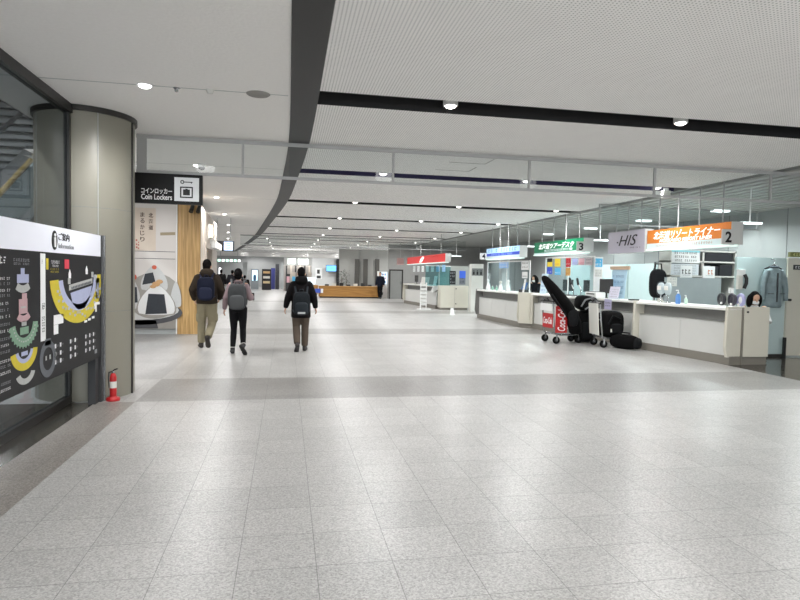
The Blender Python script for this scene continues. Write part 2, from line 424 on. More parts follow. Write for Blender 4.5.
# other ceiling fittings on the plain side
tag(MB().lathe([(.0,-.012),(.11,-.012),(.125,0)], n=28).build('ceiling_speaker', mat('speaker_grey', rgb(150,148,144), .8), loc=(-.31, 6.52, ZC)), 'round grey ceiling speaker beside the curved dark band', 'speaker')
tag(MB().lathe([(.0,-.035),(.018,-.035),(.02,-.01),(.04,0)], n=14).build('sprinkler_head', STEEL, loc=(-1.12, 6.52, ZC)), 'tiny sprinkler head between lit downlight and round speaker', 'sprinkler')
tag(MB().lathe([(.0,-.04),(.03,-.035),(.045,0)], n=14).build('smoke_detector', OFFW, loc=(-.79, 6.5, ZC)), 'small pale smoke detector next to the round ceiling speaker', 'detector')
t = thing('security_camera', 'white dome camera under the ceiling behind the nearest glass smoke curtain', 'camera', (-1.47, 11.0, ZC))
MB().lathe([(.07,0),(.07,-.05),(.055,-.06)], n=18).build('housing', WHITE, t); MB().sup((0,0,-.06),(.055,.055,.05)).build('dome', BLK, t)
t = thing('ceiling_projector', 'small white cylinder unit hanging under the second dark slot near the grey soffit', 'fixture', (7.55, 11.05, ZC))
MB().cyl((0,0,0),(0,0,-.06),.05).build('mount', WHITE, t); MB().cyl((0,0,-.06),(0,0,-.2),.085).build('body', OFFW, t)

# soffit panel lights, then added fill lamps
for i, (x, y) in enumerate([(11.03,13.83),(10.83,16.91),(10.86,20.25),(10.78,23.72),(10.9,10.6)]):  # the last one has no panel, only an unseen lamp
    if i < 4:
        o = MB().box(-.22,.22,-.09,.09,-.05,-.0).build('soffit_light', TLAMP, loc=(x,y,ZC-.03), bevel=.01)
        tag(o, f'flat lit panel lamp on the grey soffit, {ORD[i]} from the orange sign', 'ceiling light', 'panel lamps on the soffit')
    l = bpy.data.lights.new('soffit_and_fill_lamp', 'SPOT'); l.energy = 190; l.spot_size = R(165); l.spot_blend = .5; l.shadow_soft_size = .15; l.color = (.92, 1, 1)
    o = bpy.data.objects.new('soffit_and_fill_lamp', l); col.objects.link(o); o.location = (x, y, ZC-.12)
for y in (12.6, 15.4, 18.4, 21.6):  # added row with no fixtures, lights the partitions behind the desks
    l = bpy.data.lights.new('soffit_and_fill_lamp', 'SPOT'); l.energy = 95; l.spot_size = R(165); l.spot_blend = .5; l.shadow_soft_size = .15; l.color = (.9, 1, 1)
    o = bpy.data.objects.new('soffit_and_fill_lamp', l); col.objects.link(o); o.location = (9.4, y, ZC-.12)
for y in (25.0, 33):  # unseen fill for the staff zone by the red sign
    l = bpy.data.lights.new('soffit_and_fill_lamp', 'SPOT'); l.energy = 180; l.spot_size = R(165); l.spot_blend = .5; l.shadow_soft_size = .15; l.color = (.94, 1, 1)
    o = bpy.data.objects.new('soffit_and_fill_lamp', l); col.objects.link(o); o.location = (10.5, y, ZC-.12)

# ------------------------------------------------------------------ smoke curtains (glass hung in aluminium rails)
def curtain(y, x0, x1, zb, ups, label, r=.022):
    t = thing('smoke_curtain', label, 'glass smoke curtain', ((x0+x1)/2, y, zb)); o = t.location
    MB(o).box(x0, x1, y-r, y+r, ZC-.06, ZC-.013).build('head_rail', RAIL, t)
    MB(o).box(x0, x1, y-r*.7, y+r*.7, zb, zb+.04).build('bottom_rail', RAIL, t)
    MB(o).box(x0, x1, y-.004, y+.004, zb+.04, ZC-.06).build('glass_pane', GL_CLEAR, t)
    for x, w in ups: MB(o).box(x-w, x+w, y-r*.8, y+r*.8, zb+.04, ZC-.06).build('upright', RAIL, t)
    return t
BY = 8.8
curtain(BY, -2.03, 9.6, 2.87, [(-1.96,.06),(-.62,.016),(1.53,.016),(3.66,.016),(5.8,.016),(7.95,.016)], 'clear glass smoke curtain in grey rails spanning the ceiling, nearest one')
curtain(13.8, 7.6, 12.15, 2.87, [(7.62,.018),(9.8,.018),(12.1,.018)], 'short glass smoke curtain under the grey soffit behind the orange sign', .016)
curtain(31.3, -2.3, 9.5, 2.87, [(-.9,.022),(1.65,.022),(4.2,.022),(6.8,.022)], 'distant glass smoke curtain hung near the far wooden desk', .014)

# ------------------------------------------------------------------ pillar and left glass wall
PC = (-2.43, 8.01); PR = .55
t = thing('pillar', 'round beige panelled pillar behind the dark information board', 'pillar', (PC[0], PC[1], 0)); t['kind'] = 'structure'
def ring(z0, z1, r, n=48): return MB().lathe([(r, z0), (r, z1)], n=n)
zz = [0, 1.02, 1.99, 2.0, 3.3]
ring(.0, 1.04, PR, 64).build('panel', PILLAR, t); ring(1.046, 2.25, PR, 64).build('panel', PILLAR, t); ring(2.256, ZC-.06, PR, 64).build('panel', PILLAR, t)
ring(1.03, 2.27, PR-.004, 64).build('joint', WALLD, t)
for a in (-60, -8, 45, 100, 160, 220, 270): 
    c, s_ = math.cos(R(a)), math.sin(R(a)); MB().cyl((PR*.998*c, PR*.998*s_, .0), (PR*.998*c, PR*.998*s_, ZC-.06), .005, n=6).build('joint', DKFRAME if a == 45 else WALLG, t)
ring(ZC-.06, ZC, PR+.03, 64).build('collar', DKFRAME, t)
MB().cyl((.555*math.cos(R(-8)), .555*math.sin(R(-8)), 0), (.555*math.cos(R(-8)), .555*math.sin(R(-8)), ZC-.06), .014, n=8).build('corner_guard', DKFRAME, t)
# glass wall along the left
GX = -2.45
t = thing('window_1', 'tinted glass wall in dark frame behind the information board', 'window', (GX, 0, 0)); t['kind'] = 'structure'
MB((GX,0,0)).box(GX-.05, GX+.05, -8, 7.47, ZC-.1, ZC-.002).build('window_frame', DKFRAME, t)
MB((GX,0,0)).box(GX-.03, GX+.03, 7.41, 7.46, 0, ZC-.1).build('window_frame', DKFRAME, t)
MB((GX,0,0)).box(GX-.04, GX+.04, -8, 7.41, 0, .08).build('window_frame', DKFRAME, t)
MB((GX,0,0)).box(GX-.006, GX+.006, -8, 7.41, .08, ZC-.1).build('glass_pane', GL_TINT, t)
# stair hall beyond the glass
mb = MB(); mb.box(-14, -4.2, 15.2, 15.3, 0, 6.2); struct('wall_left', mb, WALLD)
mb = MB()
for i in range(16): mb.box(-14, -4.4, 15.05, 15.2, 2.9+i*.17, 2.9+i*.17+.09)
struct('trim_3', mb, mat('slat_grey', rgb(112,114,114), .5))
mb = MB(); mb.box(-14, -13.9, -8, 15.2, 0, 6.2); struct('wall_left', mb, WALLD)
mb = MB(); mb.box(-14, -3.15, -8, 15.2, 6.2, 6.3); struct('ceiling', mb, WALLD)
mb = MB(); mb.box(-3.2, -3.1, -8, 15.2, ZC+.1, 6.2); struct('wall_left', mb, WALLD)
t = thing('escalator', 'escalator with bronze handrail rising behind the tinted glass', 'escalator', (-5.1, 10, 0)); o_ = t.location
pr = [(7.4,0),(8.6,0),(14.8,3.85),(14.8,3.1),(9.2,-.0)]
MB(o_).prism([(-5.7,7.4,0),(-5.7,8.4,.28),(-5.7,14.8,4.25),(-5.7,14.8,3.3),(-5.7,9.6,0)], (1.2,0,0)).build('truss', mat('escalator_clad', rgb(120,122,122), .35, .5), t)
MB(o_).tube([(-4.6,8.0,.75),(-4.6,7.85,.9),(-4.6,8.0,1.0),(-4.6,10.89,2.74),(-4.6,14.8,5.17)], .045, 10).build('handrail', mat('handrail_bronze', rgb(150,132,88), .35, .5), t)
MB(o_).tube([(-5.6,8.0,.75),(-5.6,7.85,.9),(-5.6,8.0,1.0),(-5.6,10.89,2.74),(-5.6,14.8,5.17)], .045, 10).build('handrail', mat('handrail_black', rgb(40,40,42), .4), t)
MB(o_).prism([(-4.61,8.2,.3),(-4.61,14.8,4.3),(-4.61,14.8,5.1),(-4.61,8.1,.98)], (.012,0,0)).build('balustrade', GL_ACR, t)
t = thing('guard_rail', 'low steel rail across the stair hall behind the glass', 'railing', (-5.2, 13, 0)); o_ = t.location
MB(o_).tube([(-7.5,12.6,1.35),(-4.5,13.3,1.35)], .03).build('rail', STEEL, t)
for x in (-7.4,-6.0,-4.6): MB(o_).cyl((x, 12.6+.7*(x+7.5)/3, 0),(x, 12.6+.7*(x+7.5)/3, 1.35),.025).build('post', STEEL, t)

# ------------------------------------------------------------------ information board
IBX = -2.1
t = thing('information_board', 'black map board with white header beside the round pillar', 'information board', (IBX, 6.3, 0)); o_ = t.location
MB(o_).box(IBX-.12, IBX, 2.6, 7.42, .53, 1.685).build('map_panel', mat('board_black', rgb(25,25,28), .5, var=.03, spec=.25), t)
MB(o_).box(IBX-.125, IBX+.004, 2.6, 7.42, 1.685, 1.925).build('header_panel', mat('board_header', rgb(226,228,238), .35, var=.02, emit=.12), t)
MB(o_).box(IBX-.13, IBX+.01, 7.42, 7.52, 0, 1.93).build('post', CHAR, t, bevel=.006)
MB(o_).box(IBX-.1, IBX-.02, 7.3, 7.42, 0, .53).build('support', CHAR, t)
MB(o_).box(IBX+.01, IBX+.03, 7.485, 7.525, 0, 1.93).build('edge_strip', STEEL, t)
MB(o_).box(IBX-.11, IBX-.01, 2.6, 2.72, 0, .53).build('support', CHAR, t)
FX = IBX + .0005
rgt, upv = (0,1,0), (0,0,1)
def P(y, z, d=.002): return (IBX + d, y, z)
# header: (i) mark and words
mbk = MB(o_); mbk.loft([(P(6.02,1.80,.003),(0,.065,0),(0,0,.088)),(P(6.02,1.80,.009),(0,.065,0),(0,0,.088))], 32); mbk.build('information_symbol', DARKTXT, t)
lettering('i', INKW, t, o_, P(6.02,1.80,.010), rgt, upv, .044, .125, bold=.03)
lettering('ご案内', DARKTXT, t, o_, P(6.26,1.84,.005), rgt, upv, .28, .07)
lettering('Information', INKG, t, o_, P(6.32,1.755,.005), rgt, upv, .40, .045)
# maps: thick coloured arcs, each print is a map of one floor
YEL = mat('map_yellow', rgb(204,186,46), .6, var=.12, scale=30); LAV = mat('map_lavender', rgb(170,176,206), .6, var=.1, scale=30)
GRN = mat('map_green', rgb(124,158,134), .6, var=.15, scale=30); PNK = mat('map_pink', rgb(190,156,160), .6, var=.15, scale=30); GRY = mat('map_grey', rgb(176,178,176), .6, var=.12, scale=30)
MRED = mat('map_red', rgb(206,60,78), .6); DKG = mat('map_dim', rgb(92,96,102), .6, var=.2, scale=30)
def arc(mb, cy, cz, r0, r1, a0, a1, m, d, sy=1.0, sz=1.0, n=22):
    for i in range(n):
        A, B = R(a0+(a1-a0)*i/n), R(a0+(a1-a0)*(i+1)/n)
        mb.prism([P(cy+sy*r0*math.cos(A), cz+sz*r0*math.sin(A), d), P(cy+sy*r1*math.cos(A), cz+sz*r1*math.sin(A), d), P(cy+sy*r1*math.cos(B), cz+sz*r1*math.sin(B), d), P(cy+sy*r0*math.cos(B), cz+sz*r0*math.sin(B), d)], (.0015,0,0), m)
def quad(mb, y0, y1, z0, z1, m, d, sk=0.0): mb.prism([P(y0,z0,d),P(y1,z0+sk,d),P(y1,z1+sk,d),P(y0,z1,d)], (.0015,0,0), m)
mb = MB(o_)
MY, MZ = 6.70, 1.46
arc(mb, MY, MZ, .58, .79, -176, 3, 0, .002, 1.0, .60); arc(mb, MY, MZ, .47, .58, -174, 2, 1, .002, 1.0, .60)
for i in range(24):
    a = R(-160 + i*6.4); rr = .60 + .14*random.random()
    quad(mb, MY+rr*math.cos(a)-.02, MY+rr*math.cos(a)+.03, MZ+.60*rr*math.sin(a)-.012, MZ+.60*rr*math.sin(a)+.012, 2 if i % 3 else 1, .004)
mb.prism([P(6.44,1.30),P(7.10,1.36),P(7.02,1.22),P(6.86,1.13),P(6.66,1.12),P(6.50,1.19)], (.0015,0,0), 1)
mb.prism([P(6.40,1.38),P(7.12,1.44),P(7.12,1.385),P(6.40,1.325)], (.0015,0,0), 2)
for y, z in ((6.40,1.42),(7.12,1.48),(7.22,1.45)): quad(mb, y-.035, y+.035, z-.03, z+.03, 2, .003)
for i in range(14): y = 6.46+i*.045; quad(mb, y, y+.028, 1.335+.06*(y-6.44)/.7, 1.36+.06*(y-6.44)/.7, 3, .005)
mb.build('floor_map', [YEL, LAV, GRY, DKG], t)
mb = MB(o_)
for (y, z, w, h, n, sd) in ((6.05,1.60,.20,.03,7,1),(6.05,1.565,.15,.022,6,2)): marks(mb, P(y,z,0), rgt, upv, w, h, n, 0, sd)
quad(mb, 5.83, 5.88, 1.53, 1.63, 1, .002); marks(mb, P(6.03,1.535,0), rgt, upv, .2, .018, 9, 1, 5); marks(mb, P(6.03,1.51,0), rgt, upv, .2, .018, 9, 1, 6)
mb.build('title_print', [INKW, YEL], t)
for (y, z) in ((6.42,1.49),(6.93,1.53)): MB(o_).prism([P(y-.03,z-.045),P(y+.03,z-.045),P(y+.035,z),P(y,z+.045),P(y-.035,z)], (.002,0,0), 0).build('pictogram', INKW, t)
mb = MB(o_)
quad(mb, 6.28, 6.40, 1.54, 1.63, 0, .002); mb.build('red_marker', MRED, t); mb = MB(o_)
quad(mb, 6.0, 6.24, 1.02, 1.11, 0, .002); quad(mb, 6.0, 6.11, .93, 1.018, 0, .002)
mb.build('notice_print', INKW, t); mb = MB(o_)
for gy_, cols in ((6.02,2),(6.42,2),(6.88,3)):
    for c_ in range(cols):
        for r_ in range(3): fi = MB(o_); quad(fi, gy_+c_*.13, gy_+c_*.13+.035, .80-r_*.075, .84-r_*.075, 0, .002); fi.build('facility_icon', INKW, t); marks(mb, P(gy_+c_*.13+.07,.82-r_*.075,0), rgt, upv, .05, .02, 3, 3, r_+c_)
mb.build('print', [INKW, YEL, MRED, INKG], t); mb = MB(o_)
for y in (6.85, 6.97, 7.1): quad(mb, y, y+.09, .97+(y-6.85)*.1, .995+(y-6.85)*.1, 0, .002)
mb.prism([P(7.18,1.17),P(7.38,1.17),P(7.38,1.14),P(7.27,1.14),P(7.27,1.06),P(7.22,1.06),P(7.22,1.1),P(7.18,1.1)], (.002,0,0), 0)
quad(mb, 7.24, 7.37, 1.21, 1.44, 1, .002); quad(mb, 7.27, 7.34, 1.25, 1.38, 3, .004)
quad(mb, 7.20, 7.28, .595, .64, 3, .002)
mb.build('print', [INKW, YEL, MRED, INKG], t)
# white directory column
mb = MB(o_); quad(mb, 5.70, 5.81, .90, 1.67, 0, .002)
for z in (1.60, 1.2, 1.1, 1.05, 1.22, 1.0): marks(mb, P(5.755, z, .003), rgt, upv, .07, .04, 3, 1, int(z*100))
mb.build('directory_print', [PAPER, DARKTXT], t)
# small floor maps in the near column, each a part
SM = [YEL, LAV, GRN, PNK, GRY, DKG]
mb = MB(o_); quad(mb, 5.24, 5.46, 1.42, 1.49, 1, .002); quad(mb, 5.31, 5.38, 1.49, 1.54, 1, .002); arc(mb, 5.35, 1.52, .20, .30, -125, -55, 4, .002, .8, .6); mb.build('small_floor_map', SM, t)
mb = MB(o_); quad(mb, 5.27, 5.43, 1.17, 1.29, 3, .002); quad(mb, 5.33, 5.42, 1.29, 1.335, 3, .002); arc(mb, 5.36, 1.25, .16, .25, -130, -50, 3, .002, .8, .6); quad(mb, 5.30, 5.40, 1.215, 1.23, 4, .004); mb.build('small_floor_map', SM, t)
mb = MB(o_); arc(mb, 5.37, 1.10, .17, .27, -172, -4, 2, .002, 1, .75); quad(mb, 5.29, 5.45, 1.0, 1.06, 2, .002); quad(mb, 5.32, 5.41, 1.07, 1.11, 4, .002)
for i in range(14):
    a = R(-165+i*11.5); quad(mb, 5.37+.28*math.cos(a)-.01, 5.37+.28*math.cos(a)+.01, 1.10+.205*math.sin(a)-.01, 1.10+.205*math.sin(a)+.01, 2, .002)
    quad(mb, 5.37+.21*math.cos(a)-.008, 5.37+.21*math.cos(a)+.012, 1.10+.16*math.sin(a)-.006, 1.10+.16*math.sin(a)+.006, 4, .004)
mb.build('small_floor_map', SM, t)
mb = MB(o_); arc(mb, 5.37, .88, .17, .26, -170, -5, 0, .002, 1, .68); arc(mb, 5.37, .88, .12, .17, -168, -8, 1, .002, 1, .68); quad(mb, 5.31, 5.43, .825, .86, 1, .002); mb.build('small_floor_map', SM, t)
mb = MB(o_); arc(mb, 5.39, .70, .11, .19, -160, -15, 4, .002, 1, .6); mb.build('small_floor_map', SM, t)
mb = MB(o_); arc(mb, 5.86, .73, .13, .21, 0, 360, 5, .002, .9, .8); quad(mb, 5.79, 5.93, .85, .91, 5, .002); quad(mb, 5.80, 5.83, .72, .76, 4, .003); quad(mb, 5.89, 5.92, .72, .76, 4, .003); mb.build('small_floor_map', SM, t)
mb = MB(o_)
marks(mb, P(5.03,1.60,0), rgt, upv, .16, .06, 3, 0, 21); marks(mb, P(5.33,1.605,0), rgt, upv, .3, .025, 9, 1, 22); marks(mb, P(5.33,1.575,0), rgt, upv, .3, .02, 9, 1, 23)
mb.build('title_print', [INKW, INKG], t)
for i, z in enumerate((1.46,1.42,1.37,1.33,1.27,1.22,1.17,1.11,1.06,1.0,.95,.9,.83,.79,.74,.66,.61)):
    mb = MB(o_); marks(mb, P(5.02,z,0), rgt, upv, .2, .022, 7, 0, 40+i); mb.build('lettering', INKG if i % 2 else INKW, t)
    mb = MB(o_); marks(mb, P(4.6,z,0), rgt, upv, .3, .022, 9, 0, 60+i); mb.build('lettering', INKW if i % 2 else INKG, t)

# ------------------------------------------------------------------ fire extinguisher
t = thing('fire_extinguisher', 'red fire extinguisher on a round red stand at the pillar foot', 'fire extinguisher', (-1.985, 7.50, 0)); t.scale = (.62,.62,.76)
MB().lathe([(.0,0),(.12,0),(.125,.02),(.115,.05),(.075,.055),(.07,.07)], n=24).build('stand', RED, t)
MB().lathe([(.055,.03),(.06,.05),(.06,.36),(.05,.40),(.025,.43)], n=24).build('cylinder', RED, t)
MB().lathe([(.0612,.2),(.0612,.3)], n=24).build('label_band', OFFW, t)
MB().cyl((0,0,.43),(0,0,.46),.022).build('valve', STEEL, t)
MB().tube([(.0,0,.46),(.03,-.02,.485),(.09,-.05,.5)], .01).build('lever', BLK, t)
MB().tube([(-.02,0,.45),(-.075,.0,.44),(-.085,0,.36),(-.07,0,.2)], .01).build('hose', BLK, t)

# ------------------------------------------------------------------ coin locker sign
t = thing('hanging_sign', 'black coin locker sign hung under the glass curtain', 'sign', (-1.6, BY, 2.456)); o_ = t.location
yf = BY-.035
MB(o_).box(-2.07, -1.16, yf, BY+.035, 2.456, 2.868).build('sign_cabinet', mat('sign_black', rgb(10,10,11), .5, spec=.25), t, bevel=.004)
lettering('コインロッカー', INKW, t, o_, (-1.76, yf, 2.625), (1,0,0), upv, .40, .075, bold=.012)
lettering('Coin Lockers', INKW, t, o_, (-1.76, yf, 2.545), (1,0,0), upv, .40, .075, bold=.012)
MB(o_).box(-1.53, -1.205, yf-.004, yf, 2.50, 2.825).build('symbol_panel', mat('symbol_grey', rgb(196,198,200), .5, emit=.2), t)
mb = MB(o_); ys_ = yf-.0042
def fr(x0, x1, z0, z1, w): 
    mb.box(x0,x1,ys_-.002,ys_,z0,z0+w).box(x0,x1,ys_-.002,ys_,z1-w,z1).box(x0,x0+w,ys_-.002,ys_,z0+w,z1-w).box(x1-w,x1,ys_-.002,ys_,z0+w,z1-w)
fr(-1.455,-1.285,2.545,2.70,.018); mb.box(-1.415,-1.325,ys_-.002,ys_,2.582,2.662); mb.box(-1.385,-1.355,ys_-.002,ys_,2.655,2.672)
mb.box(-1.41,-1.29,ys_-.002,ys_,2.757,2.769); mb.torus((-1.425,ys_-.001,2.763), .02, .007, (0,1,0), 18, 6); mb.box(-1.31,-1.30,ys_-.002,ys_,2.745,2.757)
mb.build('locker_symbol', DARKTXT, t)
for x in (-2.0, -1.25): MB(o_).cyl((x,BY,2.866),(x,BY,2.872),.012).build('hanger', RAIL, t)

# ------------------------------------------------------------------ poster wall, wood wall and shop front on the left
WY = 15.2
mb = MB(); mb.box(-4.4, -2.58, WY, WY+.3, 0, ZC); struct('wall_left', mb, WALLG)
mb = MB(); mb.box(-2.58, -2.05, WY-.02, WY+.35, 0, 3.12); struct('wall_left', mb, WOOD)
mb = MB(); mb.box(-2.60, -2.575, WY-.05, WY, 0, ZC); struct('trim_4', mb, WHITE)
def pz(X, Z, d): return (X, WY-.05-d, Z)
t = thing('wall_poster', 'tall rice ball poster beside the oak wall', 'poster', (-3.3, WY-.05, 0)); o_ = t.location
MB(o_).box(-4.3, -2.60, WY-.05, WY, .13, 3.35).build('poster_board', mat('poster_grey', rgb(206,200,196), .35, var=.04, scale=2), t)
def disc(mb, X, Z, rx, rz, d, m, n=26, e=1.0):
    pts = []
    for i in range(n):
        a = 2*PI*i/n; c, s_ = math.cos(a), math.sin(a)
        pts.append(pz(X+rx*math.copysign(abs(c)**e, c), Z+rz*math.copysign(abs(s_)**e, s_), d))
    mb.prism(pts, (0,-.002,0), m)
def oni(mb, X, Z, w, h, d, m=0):
    pts = [(-.5,-.5),(.5,-.5),(.58,-.3),(.5,.05),(.2,.45),(0,.55),(-.2,.45),(-.5,.05),(-.58,-.3)]
    q = []
    for i in range(len(pts)):   # soften the triangle
        a, b = pts[i], pts[(i+1) % len(pts)]
        q += [(.75*a[0]+.25*b[0], .75*a[1]+.25*b[1]), (.25*a[0]+.75*b[0], .25*a[1]+.75*b[1])]
    mb.prism([pz(X+x*w, Z+z*h, d) for x, z in q], (0,-.002,0), m)
mb = MB(o_)
mb.prism([pz(-4.3,.13,.001),pz(-2.6,.13,.001),pz(-2.6,1.0,.001),pz(-4.3,1.0,.001)], (0,-.002,0), 4)
disc(mb, -3.45, .52, 1.0, .30, .004, 5); disc(mb, -3.45, .58, .92, .24, .007, 6)
mb.prism([pz(-4.28,.14,.004),pz(-3.0,.14,.004),pz(-3.05,.34,.004),pz(-4.28,.34,.004)], (0,-.002,0), 5)
disc(mb, -3.1, .92, .62, .55, .009, 4)
oni(mb, -3.09, 1.33, .54, .58, .010, 9); mb.prism([pz(-3.36,1.18,.013),pz(-3.06,1.24,.013),pz(-3.12,1.48,.013),pz(-3.30,1.44,.013)], (0,-.002,0), 1)
oni(mb, -2.60, .95, .22, .6, .010, 9)
oni(mb, -3.66, 1.0, .46, .8, .012, 9); mb.prism([pz(-3.75,.72,.015),pz(-3.46,.76,.015),pz(-3.48,1.12,.015),pz(-3.75,1.16,.015)], (0,-.002,0), 1)
oni(mb, -3.04, .80, .80, .72, .0155, 4); oni(mb, -3.04, .81, .74, .69, .018)
mb.prism([pz(-3.29,.48,.021),pz(-2.80,.50,.021),pz(-2.86,.96,.021),pz(-3.22,.97,.021)], (0,-.002,0), 1)
disc(mb, -3.09, 1.60, .055, .05, .013, 2); disc(mb, -3.56, 1.36, .08, .07, .016, 2); disc(mb, -3.05, 1.20, .09, .06, .023, 3); disc(mb, -2.97, 1.26, .08, .05, .025, 3); disc(mb, -3.12, 1.14, .07, .04, .025, 3)
mb.prism([pz(-2.96,2.36,.002),pz(-2.62,2.38,.002),pz(-2.62,2.45,.002),pz(-2.96,2.43,.002)], (0,-.002,0), 7)
mb.prism([pz(-3.54,1.99,.002),pz(-3.06,1.99,.002),pz(-3.06,3.0,.002),pz(-3.54,3.0,.002)], (0,-.002,0), 8)
for z in (1.97, 1.80): mb.prism([pz(-4.2,z,.003),pz(-2.62,z,.003),pz(-2.62,z+.012,.003),pz(-4.2,z+.012,.003)], (0,-.001,0), 5)
RICE = mat('rice_white', rgb(222,222,222), .6, var=.12, scale=60); NORI = mat('nori', rgb(44,48,56), .6, var=.2, scale=20)
mb.build('print', [RICE, NORI, mat('plum_red', rgb(190,84,60), .5), mat('flake_tan', rgb(190,150,104), .6, var=.2, scale=40), mat('tray_shade', rgb(150,146,140), .6), mat('tray_dark', rgb(74,74,78), .5), mat('tray_pale', rgb(196,196,194), .5), mat('stick_brown', rgb(160,146,120), .6), mat('card_beige', rgb(206,192,178), .6), mat('rice_shade', rgb(190,190,190), .6, var=.14, scale=60)], t)
INKBR = mat('ink_brown', rgb(74,52,46), .7)
for i, ch in enumerate('まるかじり'): lettering(ch, INKBR, t, o_, (-3.36, WY-.055, 2.84-i*.145), (1,0,0), upv, .10, .11, bold=.015)
for i, ch in enumerate('北海道'): lettering(ch, INKBR, t, o_, (-3.17, WY-.055, 2.83-i*.145), (1,0,0), upv, .10, .11, bold=.015)
mb = MB(o_); marks(mb, (-3.48,WY-.055,2.15), (1,0,0), upv, .07, .24, 1, 0, 3); marks(mb, (-3.44,WY-.055,2.12), (1,0,0), upv, .05, .2, 1, 0, 4); mb.build('seal_print', mat('seal_red', rgb(170,80,70), .7), t)
# black spotlights on the oak wall corner
for i, x in enumerate((-2.22, -2.06)):
    t = thing('spotlight', ['black spotlight clamped near the top of the oak wall, first from the poster', 'black spotlight clamped at the outer top corner of the oak wall'][i], 'spotlight', (x, WY-.02, 3.05), 0, 'spotlights on the oak wall')
    MB().box(-.015,.015,-.06,.0,.0,.03).build('bracket', BLK, t); MB().cyl((0,-.06,.04),(-.03,-.16,-.12),.045,.05,14).build('lamp_head', BLK, t)
# receding shop front
fd = Vector((-.047, 1, 0)).normalized(); fn = Vector((fd.y, -fd.x, 0))
def F(s_, n_, z): p = Vector((-2.05, WY+.33, 0)) + fd*s_ + fn*n_; return Vector((p.x, p.y, z))
def fbox(mb, s0, s1, n0, n1, z0, z1, m=0):
    mb.add([F(s_, n_, z) for s_ in (s0, s1) for n_ in (n0, n1) for z in (z0, z1)], [(0,1,3,2),(4,6,7,5),(0,4,5,1),(2,3,7,6),(0,2,6,4),(1,5,7,3)], m)
SHOP = mat('shop_beige', rgb(196,186,176), .5)
mb = MB(); fbox(mb, -.33, 1.0, -.4, 0, 0, 3.1); fbox(mb, 1.0, 3.0, -.4, 0, 2.15, 3.1); fbox(mb, 3.0, 5.6, -.4, 0, 0, 3.1); fbox(mb, 1.0, 3.0, -.42, -.38, 0, 2.15, 1)
struct('wall_left', mb, [SHOP, mat('shop_door', rgb(126,108,98), .5)])
mb = MB(); fbox(mb, .8, 1.0, -.02, .03, 0, 2.2); fbox(mb, 3.0, 3.2, -.02, .03, 0, 2.2); fbox(mb, .8, 3.2, -.02, .03, 2.15, 2.3); struct('door_1', mb, SHOP)
t = thing('shop_fascia', 'white lit fascia jutting from the beige shop front', 'shop sign', F(3.6, 0, 2.2)); mb = MB(t.location); fbox(mb, 2.4, 5.4, 0, .16, 2.2, 2.42); mb.build('fascia_box', WHITE, t); mb = MB(t.location); fbox(mb, 2.45, 5.35, .16, .165, 2.23, 2.39); mb.build('lit_face', mat('fascia_lit', rgb(250,240,226), .5, emit=1.0), t)
t = thing('wall_lamp', 'warm tall lamp on the beige shop front above the doorway', 'lamp', F(1.75, 0, 2.47)); mb = MB(t.location); fbox(mb, 1.68, 1.84, 0, .05, 2.44, 2.82); mb.build('back_plate', OFFW, t); mb = MB(t.location); fbox(mb, 1.70, 1.82, .05, .12, 2.47, 2.8); mb.build('lamp_shade', mat('lamp_warm', rgb(255,232,204), .5, emit=2.0), t)
mb = MB(); mb.box(-9.2, -9.0, 21.3, 62, 0, ZC); mb.box(-9.0, -2.78, 21.2, 21.3, 0, ZC)
struct('wall_left', mb, WALLG)
# screen sign hung in front of the shop
t = thing('hanging_screen', 'black hanging sign with a bright blue square beyond the shop front', 'sign', (-2.15, 22, 2.25)); o_ = t.location
MB(o_).box(-2.5,-1.83,21.96,22.04,2.24,2.60).build('sign_cabinet', BLK, t); MB(o_).box(-2.17,-1.87,21.95,21.96,2.27,2.57).build('lit_panel', mat('screen_pale_blue', rgb(190,214,246), .4, emit=.9), t)
mb = MB(o_)
for z in (2.31,2.37,2.43,2.49): mb.box(-2.09,-1.95,21.945,21.95,z,z+.03)
mb.build('print', mat('screen_ink', rgb(130,160,216), .5, emit=.4), t)
mb = MB(o_); marks(mb, (-2.34,21.957,2.40), (1,0,0), upv, .2, .05, 5, 0, 9); mb.build('print', INKG, t)
for x in (-2.4,-1.95): MB(o_).cyl((x,22,2.6),(x,22,ZC),.012).build('hanging_rod', RAIL, t)

# ------------------------------------------------------------------ right and far walls
mb = MB(); mb.box(12.2, 12.4, -14, 37, 0, ZC); struct('wall_right', mb, mat('wall_glassgrey', rgb(158,161,160), .35, var=.03))
for i, y in enumerate(range(-6, 37, 2)):
    mb = MB(); mb.box(12.19, 12.2, y+.9, y+.915, 0, ZC); struct('trim_5', mb, WALLD)
mb = MB(); mb.box(6.25, 12.4, 37, 37.2, 0, ZC); struct('wall_back', mb, mat('wall_far_grey', rgb(160,160,158), .6))
mb = MB(); mb.box(-14, 13, 62, 62.3, 0, ZC); struct('wall_back', mb, mat('wall_far_pale', rgb(176,178,178), .6))
mb = MB(); mb.box(-14, 13, 58, 58.2, 2.95, ZC); struct('wall_back', mb, C_PLAIN)
t = thing('door_2', 'grey double service door in the far grey wall', 'door', (6.78, 36.98, 0)); t['kind'] = 'structure'
MB(t.location).box(6.38,7.1,36.94,37,0,1.76).build('door_leaf', mat('door_grey', rgb(140,142,140), .5), t); MB(t.location).box(6.32,7.16,36.92,36.97,1.76,1.84).box(7.10,7.18,36.92,36.97,0,1.84).box(6.30,6.38,36.92,36.97,0,1.84).build('door_frame', DKFRAME, t); MB(t.location).box(7.02,7.06,36.90,36.95,.9,1.1).build('door_handle', STEEL, t)

